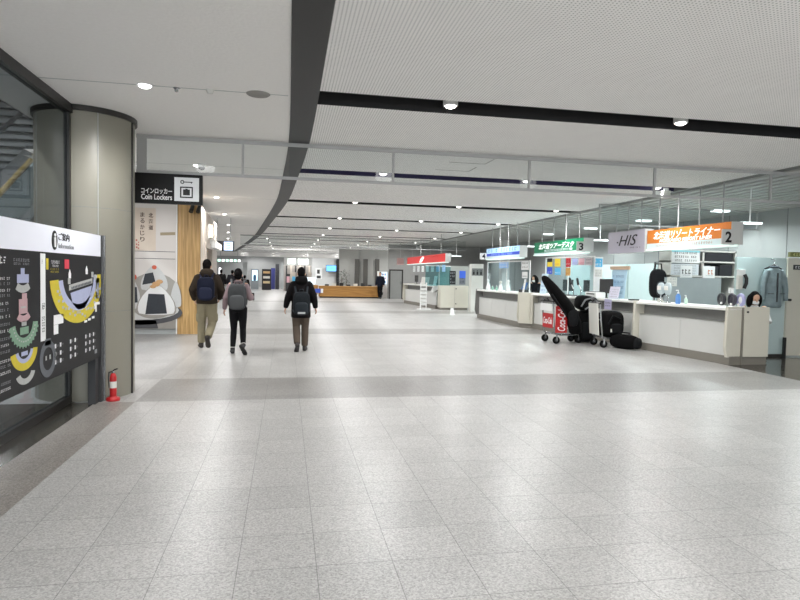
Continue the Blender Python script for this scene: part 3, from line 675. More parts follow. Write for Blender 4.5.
# ------------------------------------------------------------------ service counters
CW = WHITE
def frame_of(p0, p1):
    d = Vector((p1[0]-p0[0], p1[1]-p0[1], 0)); return d.length, math.atan2(d.y, d.x)
def counter(label, p0, p1, front=GREYP, fins=(1, 1), near_fin=.3, panels=2, depth=.75, far_mat=None):
    L_, rz = frame_of(p0, p1)
    t = thing('service_counter', label, 'counter', (p0[0], p0[1], 0), rz)
    MB().box(0, L_, .04, depth, 0, .16).build('plinth', PLINTH, t)
    MB().box(.0, L_, -.01, depth, 1.0, 1.05).build('counter_top', CTOP, t, bevel=.012)
    w = (L_-.12)/panels
    for i in range(panels):
        MB().box(.06+w*i+.004, .06+w*(i+1)-.004, .09, .13, .16, .78).build('front_panel', front, t)
    MB().box(.06, L_-.06, .22, .26, .78, 1.0).build('upper_panel', CDARK, t)  # shadow below the counter top put into a darker grey
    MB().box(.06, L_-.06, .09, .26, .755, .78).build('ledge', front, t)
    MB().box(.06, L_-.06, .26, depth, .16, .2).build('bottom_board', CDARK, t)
    for k, on in ((0, fins[0]), (1, fins[1])):
        if not on: continue
        dp = near_fin if k else depth
        prof = [(-.03,1.07),(dp,1.07),(dp,.14),(-.01,.14),(-.06,.32)]
        x = L_-.06 if k else 0
        MB().prism([(x, y, z) for y, z in prof], (.06, 0, 0)).build('end_panel', (far_mat if (far_mat and not k) else BEIGE), t, bevel=.008)
    return t
counter('white topped counter under the orange sign', (7.60,12.10), (7.95,9.62), panels=2)
counter('recessed counter under the plain grey lettered sign', (7.50,14.20), (7.76,12.20), fins=(0, 0), panels=2)
counter('counter under the green sign, behind the luggage trolleys', (7.2,16.95), (7.46,14.28), fins=(1, 1), panels=2)
counter('counter under the blue and white sign', (6.86,21.1), (6.98,17.25), panels=3, far_mat=mat('end_grey', rgb(122,122,120), .4))
# beige return panel between the blue and the green desk
t = thing('counter_return', 'angled beige panel where the blue sign counter meets the green sign counter', 'counter panel', (7.05,17.0,0))
MB(t.location).prism([(6.93,17.16,.14),(7.24,16.84,.14),(7.28,16.88,.14),(6.97,17.22,.14)], (0,0,.93)).build('panel', BEIGE, t); MB(t.location).prism([(6.98,17.2,0),(7.26,16.9,0),(7.3,16.94,0),(7.02,17.24,0)], (0,0,.14)).build('plinth', PLINTH, t)
# gate beside the orange-sign counter
t = thing('counter_gate', 'beige gate panel with a dark lock closing the end of the orange sign counter', 'gate', (8.5, 9.64, 0)); o_ = t.location
MB(o_).box(8.27, 8.80, 9.62, 9.66, .15, 1.07).build('gate_leaf', BEIGE, t, bevel=.006); MB(o_).cyl((8.33,9.625,.98),(8.33,9.60,.98),.018,n=12).build('lock', BLK, t); MB(o_).box(8.27,8.8,9.66,9.72,0,.15).build('plinth', PLINTH, t)
MB(o_).box(8.245,8.27,9.63,9.67,0,1.06).build('post', PLINTH, t)

# the far counter under the red sign
t = counter('white counter under the red sign', (6.18,31.6), (6.66,26.6), fins=(1, 0), panels=4)
MB().prism([(5.03,-.08,1.05),(5.03,.5,1.05),(4.75,.5,1.05),(4.6,-.08,.75),(4.9,-.08,.75)], (.06,0,0)).build('end_panel', WHITE, t)
t = thing('storage_cabinet', 'grey beige locked cabinet at the end of the red sign counter', 'cabinet', (7.35,26.0,0)); o_ = t.location
MB(o_).box(6.72,8.0,25.75,26.3,.1,1.08).build('body', BEIGE, t, bevel=.008); MB(o_).box(6.75,7.97,25.8,26.3,0,.1).build('plinth', PLINTH, t)
for z in (.95,.28): MB(o_).cyl((7.42,25.75,z),(7.42,25.73,z),.025,n=12).build('lock', BLK, t)
MB(o_).box(7.36,7.366,25.745,25.75,.12,1.06).build('seam', CDARK, t)
t = thing('wall_panel_booth', 'tall white service panel with dark pictograms on top, beside the grey beige cabinet', 'service panel', (8.0,24.6,0)); o_ = t.location
MB(o_).box(7.72,8.25,24.5,24.8,0,2.05).build('body', OFFW, t); MB(o_).box(7.74,8.23,24.49,24.5,1.55,1.86).build('pictogram_plate', WALLD, t)
mb = MB(o_)
for i in range(3):
    x = 7.82+i*.16; mb.box(x-.035,x+.035,24.484,24.49,1.59,1.72); mb.loft([((x,24.484,1.76),(.025,0,0),(0,0,.025)),((x,24.49,1.76),(.025,0,0),(0,0,.025))],10)
mb.build('print', DARKTXT, t)
t = thing('floor_marker', 'small white wedge standing on the floor before the grey beige cabinet', 'floor sign', (6.4,22.7,0)); MB().prism([(-.09,-.06,0),(.09,-.06,0),(.05,-.01,.26),(-.05,-.01,.26)], (0,.06,0)).build('panel', WHITE, t)
t = thing('brochure_rack', 'slim white leaflet rack in front of the red sign counter', 'rack', (6.02,26.1,0)); o_ = t.location
MB().box(-.3,.3,-.2,.2,0,.04).build('base', WHITE, t); MB().box(-.15,-.11,-.03,.03,.04,1.2).build('upright', WHITE, t); MB().box(.11,.15,-.03,.03,.04,1.2).build('upright', WHITE, t)
for k in range(6): MB().prism([(-.11,-.06,.18+k*.17),(-.11,.02,.18+k*.17),(-.11,.03,.29+k*.17),(-.11,-.04,.29+k*.17)], (.22,0,0)).build('tray', GREYP, t)

# ------------------------------------------------------------------ hanging signs
UX = (0,-1,0)
def hsign(label, X, y0, y1, z0, z1, th, bands, side, rods, number=None, nmat=None, light=True, rod_off=None):
    """lit face looks at the hall (-X); y0 = end near the camera"""
    t = thing('hanging_sign', label, 'sign', (X+th/2, (y0+y1)/2, z0)); o = t.location
    MB(o).box(X+.004, X+th, y0, y1, z0, z1).build('sign_cabinet', side, t, bevel=.004)
    for a, b, m in bands: MB(o).box(X, X+.0045, y0+.01, y1-.01, z0+(z1-z0)*a, z0+(z1-z0)*b).build('face_panel', m, t)
    if light: MB(o).box(X-.03, X+th*.7, y0+.02, y1-.02, z0-.035, z0).build('light_strip', mat('strip_lit', rgb(226,244,238), .5, emit=.45), t)
    for i in range(rods):
        y = y0 + (y1-y0)*(i+.5)/rods; MB(o).cyl((X+th*.3, y, z1), (X+th*.3, y, ZC-.0), .014, n=8).build('hanging_rod', RAIL, t)
    if number:
        MB(o).box(X-.22, X+.03, y0-.05, y0-.02, z0-.01, z0+.27).build('number_plate', side, t)
        lettering(number, DARKTXT, t, o, (X-.095, y0-.05, z0+.13), (1,0,0), upv, .13, .2, bold=.03)
    return t
def lit(name, c, e=.75): return mat(name, c, .4, var=.02, emit=e)
ORANGE = lit('face_orange', rgb(216,126,46), .1); FWHT = lit('face_white', rgb(206,222,222), .15); FGRN = lit('face_green', rgb(12,118,78), .2); FRED = lit('face_red', rgb(200,38,34), .4)
FBLU = lit('face_paleblue', rgb(176,212,244), .45); FDBL = lit('face_blue', rgb(44,72,180), .5); SIDEG = mat('sign_side', rgb(206,207,205), .5, var=.02)
GLOW = mat('glyph_white', rgb(250,250,250), .5, emit=.6)
X = 8.05
t = hsign('orange hanging sign with white lettering and number 2', X, 9.78, 12.42, 2.22, 2.64, .25, [(.30,1,ORANGE),(0,.30,FWHT)], SIDEG, 4, '2'); o_ = t.location
lettering('北海道リゾートライナー', GLOW, t, o_, (X, 11.12, 2.515), UX, upv, 2.1, .17, bold=.012, shear=.25)
lettering('HOKKAIDO RESORT LINER', GLOW, t, o_, (X, 11.12, 2.392), UX, upv, 1.65, .07, bold=.02, shear=.25)
mb = MB(o_); marks(mb, (X,11.7,2.285), UX, upv, 1.0, .035, 18, 0, 31); marks(mb, (X,10.6,2.285), UX, upv, .7, .05, 10, 0, 32); mb.build('print', mat('ink_rust', rgb(190,150,130), .6), t)
HX = 8.05
t = hsign('plain pale grey hanging sign with black slanted letters', HX, 12.5, 14.1, 2.17, 2.70, .22, [(0,1,mat('face_lavender', rgb(186,182,196), .5, var=.02))], SIDEG, 3, None, light=False); o_ = t.location
lettering('HIS', DARKTXT, t, o_, (HX, 13.2, 2.47), UX, upv, .80, .25, bold=.0, shear=.35)
mb = MB(o_); mb.box(HX-.004,HX,13.62,13.68,2.42,2.45); marks(mb, (HX,12.85,2.29), UX, upv, .5, .03, 10, 0, 33); mb.build('print', DARKTXT, t)
GX_ = 7.9
t = hsign('green hanging sign with white lettering and number 3', GX_, 15.1, 18.4, 2.26, 2.64, .30, [(.13,1,FGRN),(0,.13,FWHT)], SIDEG, 4, '3'); o_ = t.location
lettering('北海道ツアーデスク', GLOW, t, o_, (GX_, 16.85, 2.50), UX, upv, 2.4, .17, bold=.012, shear=.25)
mb = MB(o_); mb.box(GX_-.004,GX_,15.75,17.6,2.335,2.395,0); mb.build('name_strip', FWHT, t)
lettering('HOKKAIDO TOUR DESK', mat('ink_green', rgb(40,120,90), .6), t, o_, (GX_-.004, 16.68, 2.365), UX, upv, 1.6, .04, bold=.01)
BX_ = 7.7
t = hsign('blue and white hanging sign with number 4', BX_, 19.15, 22.55, 2.20, 2.60, .28, [(.52,1,FBLU),(.26,.52,FDBL),(0,.26,FWHT)], SIDEG, 4); o_ = t.location
mb = MB(o_); marks(mb, (BX_,20.85,2.505), UX, upv, 3.0, .12, 11, 0, 41); mb.build('print', mat('glyph_blue', rgb(96,150,214), .5, emit=.4), t)
mb = MB(o_); marks(mb, (BX_,20.9,2.357), UX, upv, 2.2, .06, 22, 0, 42); mb.build('print', mat('glyph_pale', rgb(170,196,244), .5, emit=.4), t)
MB(o_).box(BX_-.28,BX_+.02,22.5,22.53,2.19,2.44).build('number_plate', SIDEG, t); lettering('4', DARKTXT, t, o_, (BX_-.13,22.5,2.31), (1,0,0), upv, .14, .2, bold=.03)
RX = 6.8
t = hsign('long red hanging sign with a white emblem', RX, 25.4, 33.8, 2.13, 2.50, .25, [(0,1,FRED)], SIDEG, 4); o_ = t.location
mb = MB(o_); mb.prism([(RX-.004,30.6,2.18),(RX-.004,30.1,2.17),(RX-.004,29.5,2.40),(RX-.004,29.6,2.45),(RX-.004,29.9,2.46),(RX-.004,30.3,2.36)], (.004,0,0)); mb.build('emblem', GLOW, t)
t = thing('hanging_sign', 'small pinkish square sign beyond the long red sign', 'sign', (6.55,34.6,2.1)); o_ = t.location
MB(o_).box(6.35,6.75,34.55,34.65,2.1,2.5).build('sign_cabinet', mat('face_pink', rgb(206,170,168), .5), t); MB(o_).cyl((6.55,34.6,2.5),(6.55,34.6,ZC),.015,n=8).build('hanging_rod', RAIL, t)

# suspended batten lights between the signs
for i, (x, y, z) in enumerate([(9.05,10.5,2.68),(8.88,16.0,2.62),(8.42,20.07,2.6),(8.45,29.4,2.5)]):
    t = thing('pendant_light', ['slim lit bar lamp on a rod beside the orange sign', 'slim lit bar lamp on a rod between the plain lettered sign and the green sign', 'slim lit bar lamp on a rod between the green sign and the blue sign', 'slim lit bar lamp on a rod just past the red sign end'][i], 'pendant light', (x, y, z), 0, 'bar lamps on rods')
    MB().box(-.24,.24,-.06,.06,0,.04).build('lamp_bar', TLAMP, t, bevel=.006); MB().cyl((0,0,.04),(0,0,ZC-.0-z),.013,n=8).build('rod', WHITE, t)
    l = bpy.data.lights.new('bar_lamp', 'SPOT'); l.energy = 60; l.spot_size = R(135); l.spot_blend = .6; l.shadow_soft_size = .12; l.color = (.88, 1, 1)
    o = bpy.data.objects.new('bar_lamp', l); col.objects.link(o); o.location = (x, y, z-.02)

# ------------------------------------------------------------------ partitions and shelves behind the desks
def slab(name, label, cat, x0, x1, y0, y1, z0, z1, m, bevel=.004, sub='panel'):
    t = thing(name, label, cat, ((x0+x1)/2, (y0+y1)/2, z0)); MB(t.location).box(x0,x1,y0,y1,z0,z1).build(sub, m, t, bevel=bevel); return t
t = slab('partition', 'pale teal partition with the hanging jacket, beside the beige door', 'partition', 8.9, 10.06, 10.62, 10.68, 0.06, 2.03, TEAL); MB(t.location).box(8.9,10.06,10.63,10.67,0,.06).build('foot_rail', DKFRAME, t)
t = thing('door_3', 'beige side door with a dark plate', 'door', (10.5,10.62,0)); t['kind'] = 'structure'
MB(t.location).box(10.08,11.2,10.60,10.66,0.03,2.04).build('door_leaf', BEIGE, t); MB(t.location).box(10.2,10.6,10.59,10.60,1.80,1.90).build('sign_plate', CHAR, t); MB(t.location).cyl((10.13,10.6,1.18),(10.13,10.55,1.18),.025).build('door_handle', BLK, t)
mb = MB(t.location); marks(mb, (10.4,10.59,1.85), (1,0,0), upv, .32, .05, 5, 0, 8); mb.build('print', INKW, t)
t = thing('exit_sign', 'small dull green sign over the beige side door', 'sign', (10.35,10.63,2.06)); MB(t.location).box(10.12,10.7,10.60,10.66,2.06,2.16).build('sign_cabinet', mat('sign_olive', rgb(120,122,70), .5), t); mb = MB(t.location); marks(mb, (10.38,10.6,2.11), (1,0,0), upv, .4, .06, 6, 0, 12); mb.build('print', mat('ink_lime', rgb(214,218,150), .5), t)
slab('post_black', 'short black post on the floor before the teal partition', 'post', 9.93, 9.98, 10.45, 10.5, 0, .42, BLK).name = 'floor_post'
slab('desk_screen', 'low grey desk screen behind the orange sign counter', 'partition', 8.44, 9.9, 12.28, 12.33, 0, 1.60, mat('screen_grey', rgb(150,158,160), .6))
t = thing('shelf_unit', 'dark shelf unit with black compartments under the orange sign', 'shelf', (9.5,12.7,0)); o_ = t.location
MB(o_).box(8.75,10.5,12.98,13.02,0,2.25).build('back_panel', mat('shelf_back', rgb(120,128,132), .5), t)
for z in (1.62,1.96,2.21): MB(o_).box(8.75,10.5,12.55,12.98,z,z+.035).build('shelf', OFFW, t)
for x in (8.75,9.6,10.46): MB(o_).box(x,x+.04,12.55,12.98,0,2.25).build('side_panel', OFFW, t)
for k, (x0, x1, z0, z1) in enumerate([(8.85,9.25,1.655,1.86),(9.27,9.55,1.655,1.9),(9.68,10.05,1.655,1.88),(10.08,10.42,1.655,1.92),(9.68,10.42,1.995,2.19),(8.85,9.5,1.995,2.17)]):
    o = MB().box(-(x1-x0)/2,(x1-x0)/2,-.17,.17,0,z1-z0).build('storage_box', mat('box_black', rgb(26,28,34), .6, var=.2), loc=((x0+x1)/2,12.75,z0), bevel=.008)
    tag(o, ['black box on the middle shelf, nearest the hall', 'narrow black box on the middle shelf, second from the hall', 'black box on the middle shelf, third from the hall', 'black box on the middle shelf beside the teal partition', 'long black box on the top shelf above the white papers', 'long black box on the top shelf behind the white notice'][k], 'box', 'black boxes in the shelf unit')
CYAN = mat('print_cyan', rgb(150,214,224), .6); PORG = mat('print_orange', rgb(200,110,70), .6)
def sheet(label, x0, x1, y, z0, z1, m=PAPER, lines=3, ink=DARKTXT, band=None, seed=1, cat='notice', name='notice', group=None, th=.006):
    t = thing(name, label, cat, ((x0+x1)/2, y, z0), 0, group); o = t.location
    MB(o).box(x0, x1, y-th, y, z0, z1).build('sheet', m, t)
    mb = MB(o); h = z1-z0; w = x1-x0
    for i in range(lines): marks(mb, ((x0+x1)/2, y-th, z1-h*(i+.7)/(lines+.4)), (1,0,0), upv, w*.8, h/(lines+.4)*.55, max(3, int(w*.8/(h/(lines+.4)*.6))), 0, seed+i)
    if band: mb.box(x0,x1,y-th-.002,y-th,z1-h*.16,z1,1)
    mb.build('print', [ink, band or ink], t)
    return t
sheet('wide white notice with a cyan top edge under the orange sign', 8.78, 9.52, 12.553, 1.94, 2.235, PAPER, 3, DARKTXT, CYAN, 51)
sheet('white listing sheet below the cyan edged notice', 8.78, 9.5, 12.553, 1.66, 1.92, mat('paper_grey', rgb(214,220,224), .8), 4, INKG, None, 61)
for i, (x0, x1) in enumerate(((9.02,9.33),(9.62,9.93))):
    t = sheet(['white paper sign on the dark shelf below the listing sheet', 'white paper sign with an orange figure on the dark shelf'][i], x0, x1, 12.549, 1.60, 1.88, PAPER, 1, [DARKTXT, PORG][i], None, 71+i)
    mb = MB(t.location); marks(mb, ((x0+x1)/2,12.534,1.66), (1,0,0), upv, .2, .02, 6, 0, 80+i); mb.build('print', INKG, t)
sheet('pale framed paper on the grey desk screen beside the black bag', 8.5, 8.75, 12.28, 1.40, 1.6, OFFW, 3, INKG, None, 91)
t = thing('desk_phone_arm', 'white and black handset device on the partition edge', 'device', (8.86,11.0,1.3)); o_ = t.location
t.location = (9.0, 10.56, 1.38)
MB().box(-.10,.06,0,.06,.25,.40).build('bracket', WHITE, t, bevel=.01); MB().box(-.12,-.02,-.03,.04,.0,.28).build('cradle', OFFW, t, bevel=.01); MB().tube([(.02,-.02,.02),(.05,-.04,.12),(.05,-.04,.22),(.02,-.02,.30)], .035).build('handset', BLK, t)
for k, (y0, y1) in enumerate(((13.3,15.9),(16.0,18.9),(19.0,23.6))):
    slab('partition', ['pale partition wall behind the recessed counter', 'pale partition wall behind the green sign counter', 'pale partition wall behind the blue sign counter'][k], 'partition', 11.6, 11.68, y0, y1, 0, 2.05, TEAL)
slab('partition', 'grey booth wall with two posters beside the red sign counter', 'partition', 6.95, 8.7, 27.2, 27.28, 0, 1.98, mat('booth_grey', rgb(158,162,158), .6))
t = sheet('dark poster on the grey booth wall', 7.5, 7.8, 27.19, 1.12, 1.75, DARKTXT, 4, INKG, None, 101, 'poster', 'wall_notice')
t = sheet('poster with a blue top on the grey booth wall', 7.98, 8.28, 27.19, 1.12, 1.76, mat('poster_slate', rgb(110,116,124), .6), 3, DARKTXT, None, 105, 'poster', 'wall_notice'); MB(t.location).box(7.98,8.28,27.18,27.184,1.42,1.76).build('print', mat('print_blue', rgb(60,100,210), .5), t)
for i, (x, w) in enumerate(((6.55,.62),(7.2,.5))):
    t = thing('glass_screen', ['teal tinted glass screen on the red sign counter, facing the hall', 'teal tinted glass screen beside the dark poster'][i], 'glass screen', (x,26.75+.1*i,1.05 if i == 0 else 0)); o_ = t.location
    MB(o_).box(x-w/2,x+w/2,26.74+.1*i,26.75+.1*i,o_.z,1.95).build('pane', GL_TEAL, t); MB(o_).box(x-w/2,x+w/2,26.73+.1*i,26.76+.1*i,1.95,1.98).build('top_rail', WHITE, t)
slab('wall_column', 'white square column in front of the grey glass wall past the red sign', 'column', 10.6, 11.0, 28.6, 29.0, 0, 3.36, WHITE).name = 'column_white'
# papers hung in a row under the red sign
FP = mat('paper_lit', rgb(236,240,240), .7)
for i in range(7):
    y = 26.0 + i*1.05
    t = thing('hanging_notice', f'white paper hung under the red sign, {ORD[i]} from the booth end', 'notice', (RX+.1, y, 1.70), 0, 'papers hung under the red sign')
    MB().box(-.004,.004,-.27,.27,0,.30).build('sheet', FP if i > 1 else mat('paper_blue', rgb(150,200,240), .7), t)
    mb = MB(); marks(mb, (-.004,0,.2), UX, upv, .4, .09, 4, 0, 120+i); marks(mb, (-.004,0,.08), UX, upv, .4, .05, 7, 0, 130+i); mb.build('print', INKG, t)
    for d in (-.2,.2): MB().cyl((0,d,.3),(0,d,.40),.004,n=6).build('cord', RAIL, t)

# glazed desk screens on the counters, posters on them
def wline(p, q, f): return (p[0]+(q[0]-p[0])*f, p[1]+(q[1]-p[1])*f)
def screen(label, p, q, z0, z1, m=GL_ACR):
    L_, rz = frame_of(p, q); t = thing('counter_screen', label, 'screen', (p[0], p[1], z0), rz)
    MB().box(0,L_,-.004,.004,.02,z1-z0-.03).build('pane', m, t); MB().box(0,L_,-.015,.015,z1-z0-.03,z1-z0).build('top_rail', WHITE, t)
    for x in (0.0, L_/2-.015, L_-.03): MB().box(x,x+.03,-.014,.014,0,z1-z0-.03).build('post', WHITE, t)
    return t, rz
S3a, S3b = (7.55,16.7), (7.84,14.35)
t3, rz3 = screen('clear desk screen with posters on the green sign counter', S3a, S3b, 1.05, 2.12)
S4a, S4b = (7.2,20.9), (7.32,17.3)
t4, rz4 = screen('clear desk screen on the blue sign counter', S4a, S4b, 1.05, 2.05)
def onscreen(pa, pb, rz, f, z0, w, h, m, label, ink=None, top=None, seed=1, cat='poster', lines=2):
    x, y = wline(pa, pb, f)
    t = thing('screen_poster', label, cat, (x, y, z0), rz)
    MB().box(-w/2,w/2,-.014,-.008,0,h).build('sheet', m, t)
    mb = MB()
    if top is not None: mb.box(-w/2,w/2,-.016,-.014,h*.55,h,1)
    if lines:
        for i in range(lines): marks(mb, (0,-.014,h*(.3+.45*i)), (1,0,0), upv, w*.8, h*.18, 5, 0, seed+i, nrm_off=.004)
    mb.build('print', [ink or DARKTXT, top or PAPER], t); return t
PY = mat('poster_yellow', rgb(232,206,60), .6); PC_ = mat('poster_cyan', rgb(90,180,224), .6); PR_ = mat('poster_red', rgb(190,40,50), .6); PP = mat('poster_pink', rgb(226,180,190), .6); PB = mat('poster_blue', rgb(60,84,200), .6); PG = mat('poster_grey2', rgb(190,180,184), .6)
for a in [(.10,1.86,.26,.24,PY,'yellow and black poster on the desk screen, furthest from the trolleys',DARKTXT,DARKTXT,0),
          (.10,1.64,.26,.2,PB,'blue and white poster below the yellow and black one',PAPER,None,1),
          (.27,1.86,.28,.22,PY,'plain yellow poster on the desk screen, second in the row',PORG,None,1),
          (.28,1.62,.30,.2,PC_,'cyan poster below the plain yellow one',PAPER,None,1),
          (.50,1.84,.22,.27,PR_,'dark red poster in the middle of the desk screen',PAPER,None,1),
          (.50,1.60,.22,.22,mat('poster_amber', rgb(206,160,90), .6),'amber poster below the dark red one',PR_,None,1),
          (.63,1.90,.24,.17,mat('poster_lilac', rgb(176,186,232), .6),'lilac poster right after the dark red one',INKG,None,1),
          (.76,1.89,.26,.18,PP,'pink poster with dark print on the desk screen',PR_,None,1),
          (.90,1.88,.30,.2,PG,'grey red poster at the trolley end of the desk screen',DARKTXT,None,2)]:
    onscreen(S3a, S3b, rz3, *a[:6], ink=a[6], top=a[7], seed=int(a[0]*300), lines=a[8])
onscreen(S4a, S4b, rz4, .42, 1.82, .8, .22, mat('poster_sky', rgb(150,190,236), .6), 'light blue square notice on the blue sign desk screen', INKW)
onscreen(S4a, S4b, rz4, .90, 1.76, .55, .28, PAPER, 'white notice at the near end of the blue sign desk screen', DARKTXT)
onscreen(S4a, S4b, rz4, .90, 1.50, .4, .2, PAPER, 'small white notice below the other at the near end of the blue sign desk screen', DARKTXT, lines=1, seed=9)

# ------------------------------------------------------------------ things on the counters
def at_counter(p0, p1, f, d, z=1.05):
    L_, rz = frame_of(p0, p1); c, s_ = math.cos(rz), math.sin(rz)
    return (p0[0]+c*L_*f - s_*d, p0[1]+s_*L_*f + c*d, z), rz
K2 = ((7.60,12.10),(7.95,9.62)); KH = ((7.50,14.20),(7.76,12.20)); K3 = ((7.22,16.78),(7.46,14.28)); K4 = ((6.86,21.1),(6.98,17.25)); KR = ((6.18,31.6),(6.66,26.6))
def pump_bottle(k, f, d, label, body, s_=1.0, group=None):
    p, rz = at_counter(*k, f, d); t = thing('pump_bottle', label, 'bottle', p, rz, group)
    MB().lathe([(0,0),(.038*s_,0),(.04*s_,.02),(.04*s_,.13*s_),(.015*s_,.17*s_),(.012*s_,.18*s_)], n=16).build('bottle', body, t)
    MB().cyl((0,0,.18*s_),(0,0,.23*s_),.006*s_,n=8).cyl((0,0,.225*s_),(-.05*s_,0,.22*s_),.007*s_,n=8).cyl((0,0,.17*s_),(0,0,.19*s_),.016*s_,n=12).build('pump', WHITE, t); return t
def monitor(k, f, d, label, w=.5, h=.32, rot=0.0, face=None, z=1.05, pos=None):
    p, rz = at_counter(*k, f, d, z)
    if pos: p = pos
    t = thing('computer_monitor', label, 'monitor', p, rz+rot)
    MB().box(-.12,.12,-.09,.09,0,.012).build('base', BLK, t); MB().box(-.02,.02,.01,.03,.012,.18).build('neck', BLK, t)
    MB().box(-w/2,w/2,-.015,.02,.12,.12+h).build('housing', CHAR, t, bevel=.006)
    MB().box(-w/2+.015,w/2-.015,.02,.022,.135,.105+h).build('screen', face or mat('screen_dim', rgb(150,170,190), .3, emit=.4), t); return t
def acrylic(k, f, d, label, w=.22, h=.3, m=None, seed=1, name='leaflet_stand', cat='leaflet stand', ink=INKG):
    p, rz = at_counter(*k, f, d); t = thing(name, label, cat, p, rz)
    MB().box(-w/2,w/2,-.06,.06,0,.008).build('base', GL_ACR, t)
    MB().prism([(-w/2,-.012,.008),(w/2,-.012,.008),(w/2,.05,h),(-w/2,.05,h)], (0,.012,0)).build('panel', m or PAPER, t)
    mb = MB()
    for i in range(4):
        z = h*(.2+.19*i); marks(mb, (0,-.012+.062*(z-.008)/(h-.008)-.003,z), (1,0,0), (0,.06,h), w*.8, h*.08, 8, 0, seed+i)
    mb.build('print', ink, t); return t
# orange-sign counter
pump_bottle(K2, .42, .2, 'blue and white pump bottle on the orange sign counter', mat('bottle_blue', rgb(90,140,206), .3), 1.25)
o = pump_bottle(K2, .48, .26, 'small pale green bottle beside the blue pump bottle', mat('bottle_mint', rgb(196,222,206), .3), .8)
for i, (f, lab) in enumerate(((.16,'clear grey display figure at the far end of the orange sign counter'),(.24,'second clear grey display figure before the black hanging bag'))):
    p, rz = at_counter(*K2, f, .35); t = thing('display_stand', lab, 'display stand', p, rz)
    MB().lathe([(0,0),(.07,0),(.07,.012),(.012,.02),(.012,.22)], n=14).build('stem', STEEL, t); MB().sup((0,0,.30),(.10,.05,.13), .8).build('display_plate', mat('acryl_grey', rgb(170,182,186), .25), t); MB().box(-.05,.05,-.06,-.045,.27,.36).build('card', OFFW, t)
for i, (f, d, lab, m1) in enumerate(((.77,.42,'round black wreath shaped ornament on the orange sign counter','a'),(.86,.44,'second round dark ornament with white tips on the orange sign counter','b'),(.93,.46,'white and violet round ornament nearest the gate on the orange sign counter','c'))):
    p, rz = at_counter(*K2, f, d); t = thing('counter_ornament', lab, 'ornament', p, rz - .3)
    mm = [mat('orn_black', rgb(34,36,42), .5), mat('orn_dark', rgb(50,48,60), .5), mat('orn_violet', rgb(160,160,200), .5)][i]
    MB().box(-.07,.07,-.04,.04,0,.025).build('base', WHITE, t, bevel=.006); MB().torus((0,0,.14), .095,.032,(0,1,0)).build('ring', mm, t)
    MB().sup((0,0,.14),(.075,.02,.075),1).build('disc', [CHAR, mm, WHITE][i], t)
    for k in range(1): a = -1.0-.4*i; MB().sup((.09*math.cos(a),-.03,.14+.09*math.sin(a)),(.035,.014,.025), 1, 10, 8).build('bow', WHITE, t)
t = thing('card_stand', 'clear card stand with a white card behind the round ornaments', 'stand', at_counter(*K2, .78, .62)[0], R(-80)); MB().box(-.06,.06,-.04,.04,0,.01).build('base', GL_ACR, t); MB().cyl((0,0,.01),(0,0,.36),.008,n=8).build('stem', STEEL, t); MB().box(-.06,.06,-.004,.004,.26,.36).build('card', PAPER, t); MB().box(-.05,.05,-.006,-.002,.14,.2).build('card', OFFW, t)
# black bag hung behind the recessed counter
t = thing('shoulder_bag', 'black bag hanging on the grey desk screen beside the framed paper', 'bag', (8.35,12.4,1.12)); MB().sup((0,0,.33),(.19,.12,.33), .6).build('bag_body', mat('bag_black', rgb(24,25,28), .8, var=.2), t); MB().sup((.02,-.12,.22),(.13,.05,.16), .6).build('front_pocket', mat('bag_grey', rgb(48,50,56), .8), t); MB().tube([(-.12,0,.6),(-.08,-.02,.78),(.06,-.02,.78),(.1,0,.6)], .018).build('strap', BLK, t)
slab('coat_stand_post', 'slim grey post holding the black bag', 'stand', 8.33, 8.37, 12.5, 12.54, 0, 1.95, STEEL).name = 'bag_stand'
# recessed counter
acrylic(KH, .24, .62, 'tall pale blue price board with tan header on the recessed counter', .55, .72, mat('board_paleblue', rgb(176,206,224), .5), 151, 'price_board', 'price board', mat('ink_slate', rgb(110,140,170), .6))
p, rz = at_counter(*KH, .10, .70); o = MB().box(-.36,.36,-.03,.02,0,.09).build('header_box', mat('header_tan', rgb(206,176,150), .5), bevel=.008)
o.location = (0,0,.73); o.parent = [q for q in bpy.data.objects if q.name.startswith('price_board')][0]; o.location = (0,.06,.72)
acrylic(KH, .46, .16, 'lilac white notice stand at the front of the recessed counter', .36, .30, mat('notice_lilac', rgb(216,214,230), .7), 161)
p, rz = at_counter(*KH, .48, -.012, .80); t = thing('hanging_notice', 'lilac notice hanging over the edge of the recessed counter', 'notice', p, rz); MB().box(-.13,.13,-.006,0,0,.245).build('sheet', mat('notice_violet', rgb(186,182,212), .7), t); mb = MB(); marks(mb, (0,-.006,.16), (1,0,0), upv, .2, .04, 6, 0, 171); marks(mb, (0,-.006,.09), (1,0,0), upv, .2, .03, 6, 0, 172); mb.build('print', DARKTXT, t)
MB().box(-.03,.03,-.004,.03,.244,.258).build('tape', PAPER, t)
monitor(KH, .13, .45, 'grey backed monitor between the price board and the trolleys', .5, .36, face=None)
p, rz = at_counter(*KH, .17, .2); t = thing('label_printer', 'white box printer on the recessed counter below the monitor', 'printer', (p[0]-.12,p[1]+.0,1.05), rz); MB().box(-.22,.22,-.14,.14,0,.15).build('body', WHITE, t, bevel=.02); MB().box(-.16,.16,-.145,-.135,.09,.115).build('paper_slot', BLK, t); MB().box(-.2,.2,-.1,.1,.15,.165).build('lid', CHAR, t)
o = MB().box(-.11,.11,-.05,.05,0,.03).build('calculator', BLK, loc=at_counter(*KH, .80, .2)[0]); tag(o, 'flat black calculator on the recessed counter', 'calculator')
t = sheet('sky blue poster on the white column above the printer', 7.86, 8.10, 14.44, 1.84, 2.06, PC_, 2, PAPER, None, 181, 'poster', 'wall_notice')
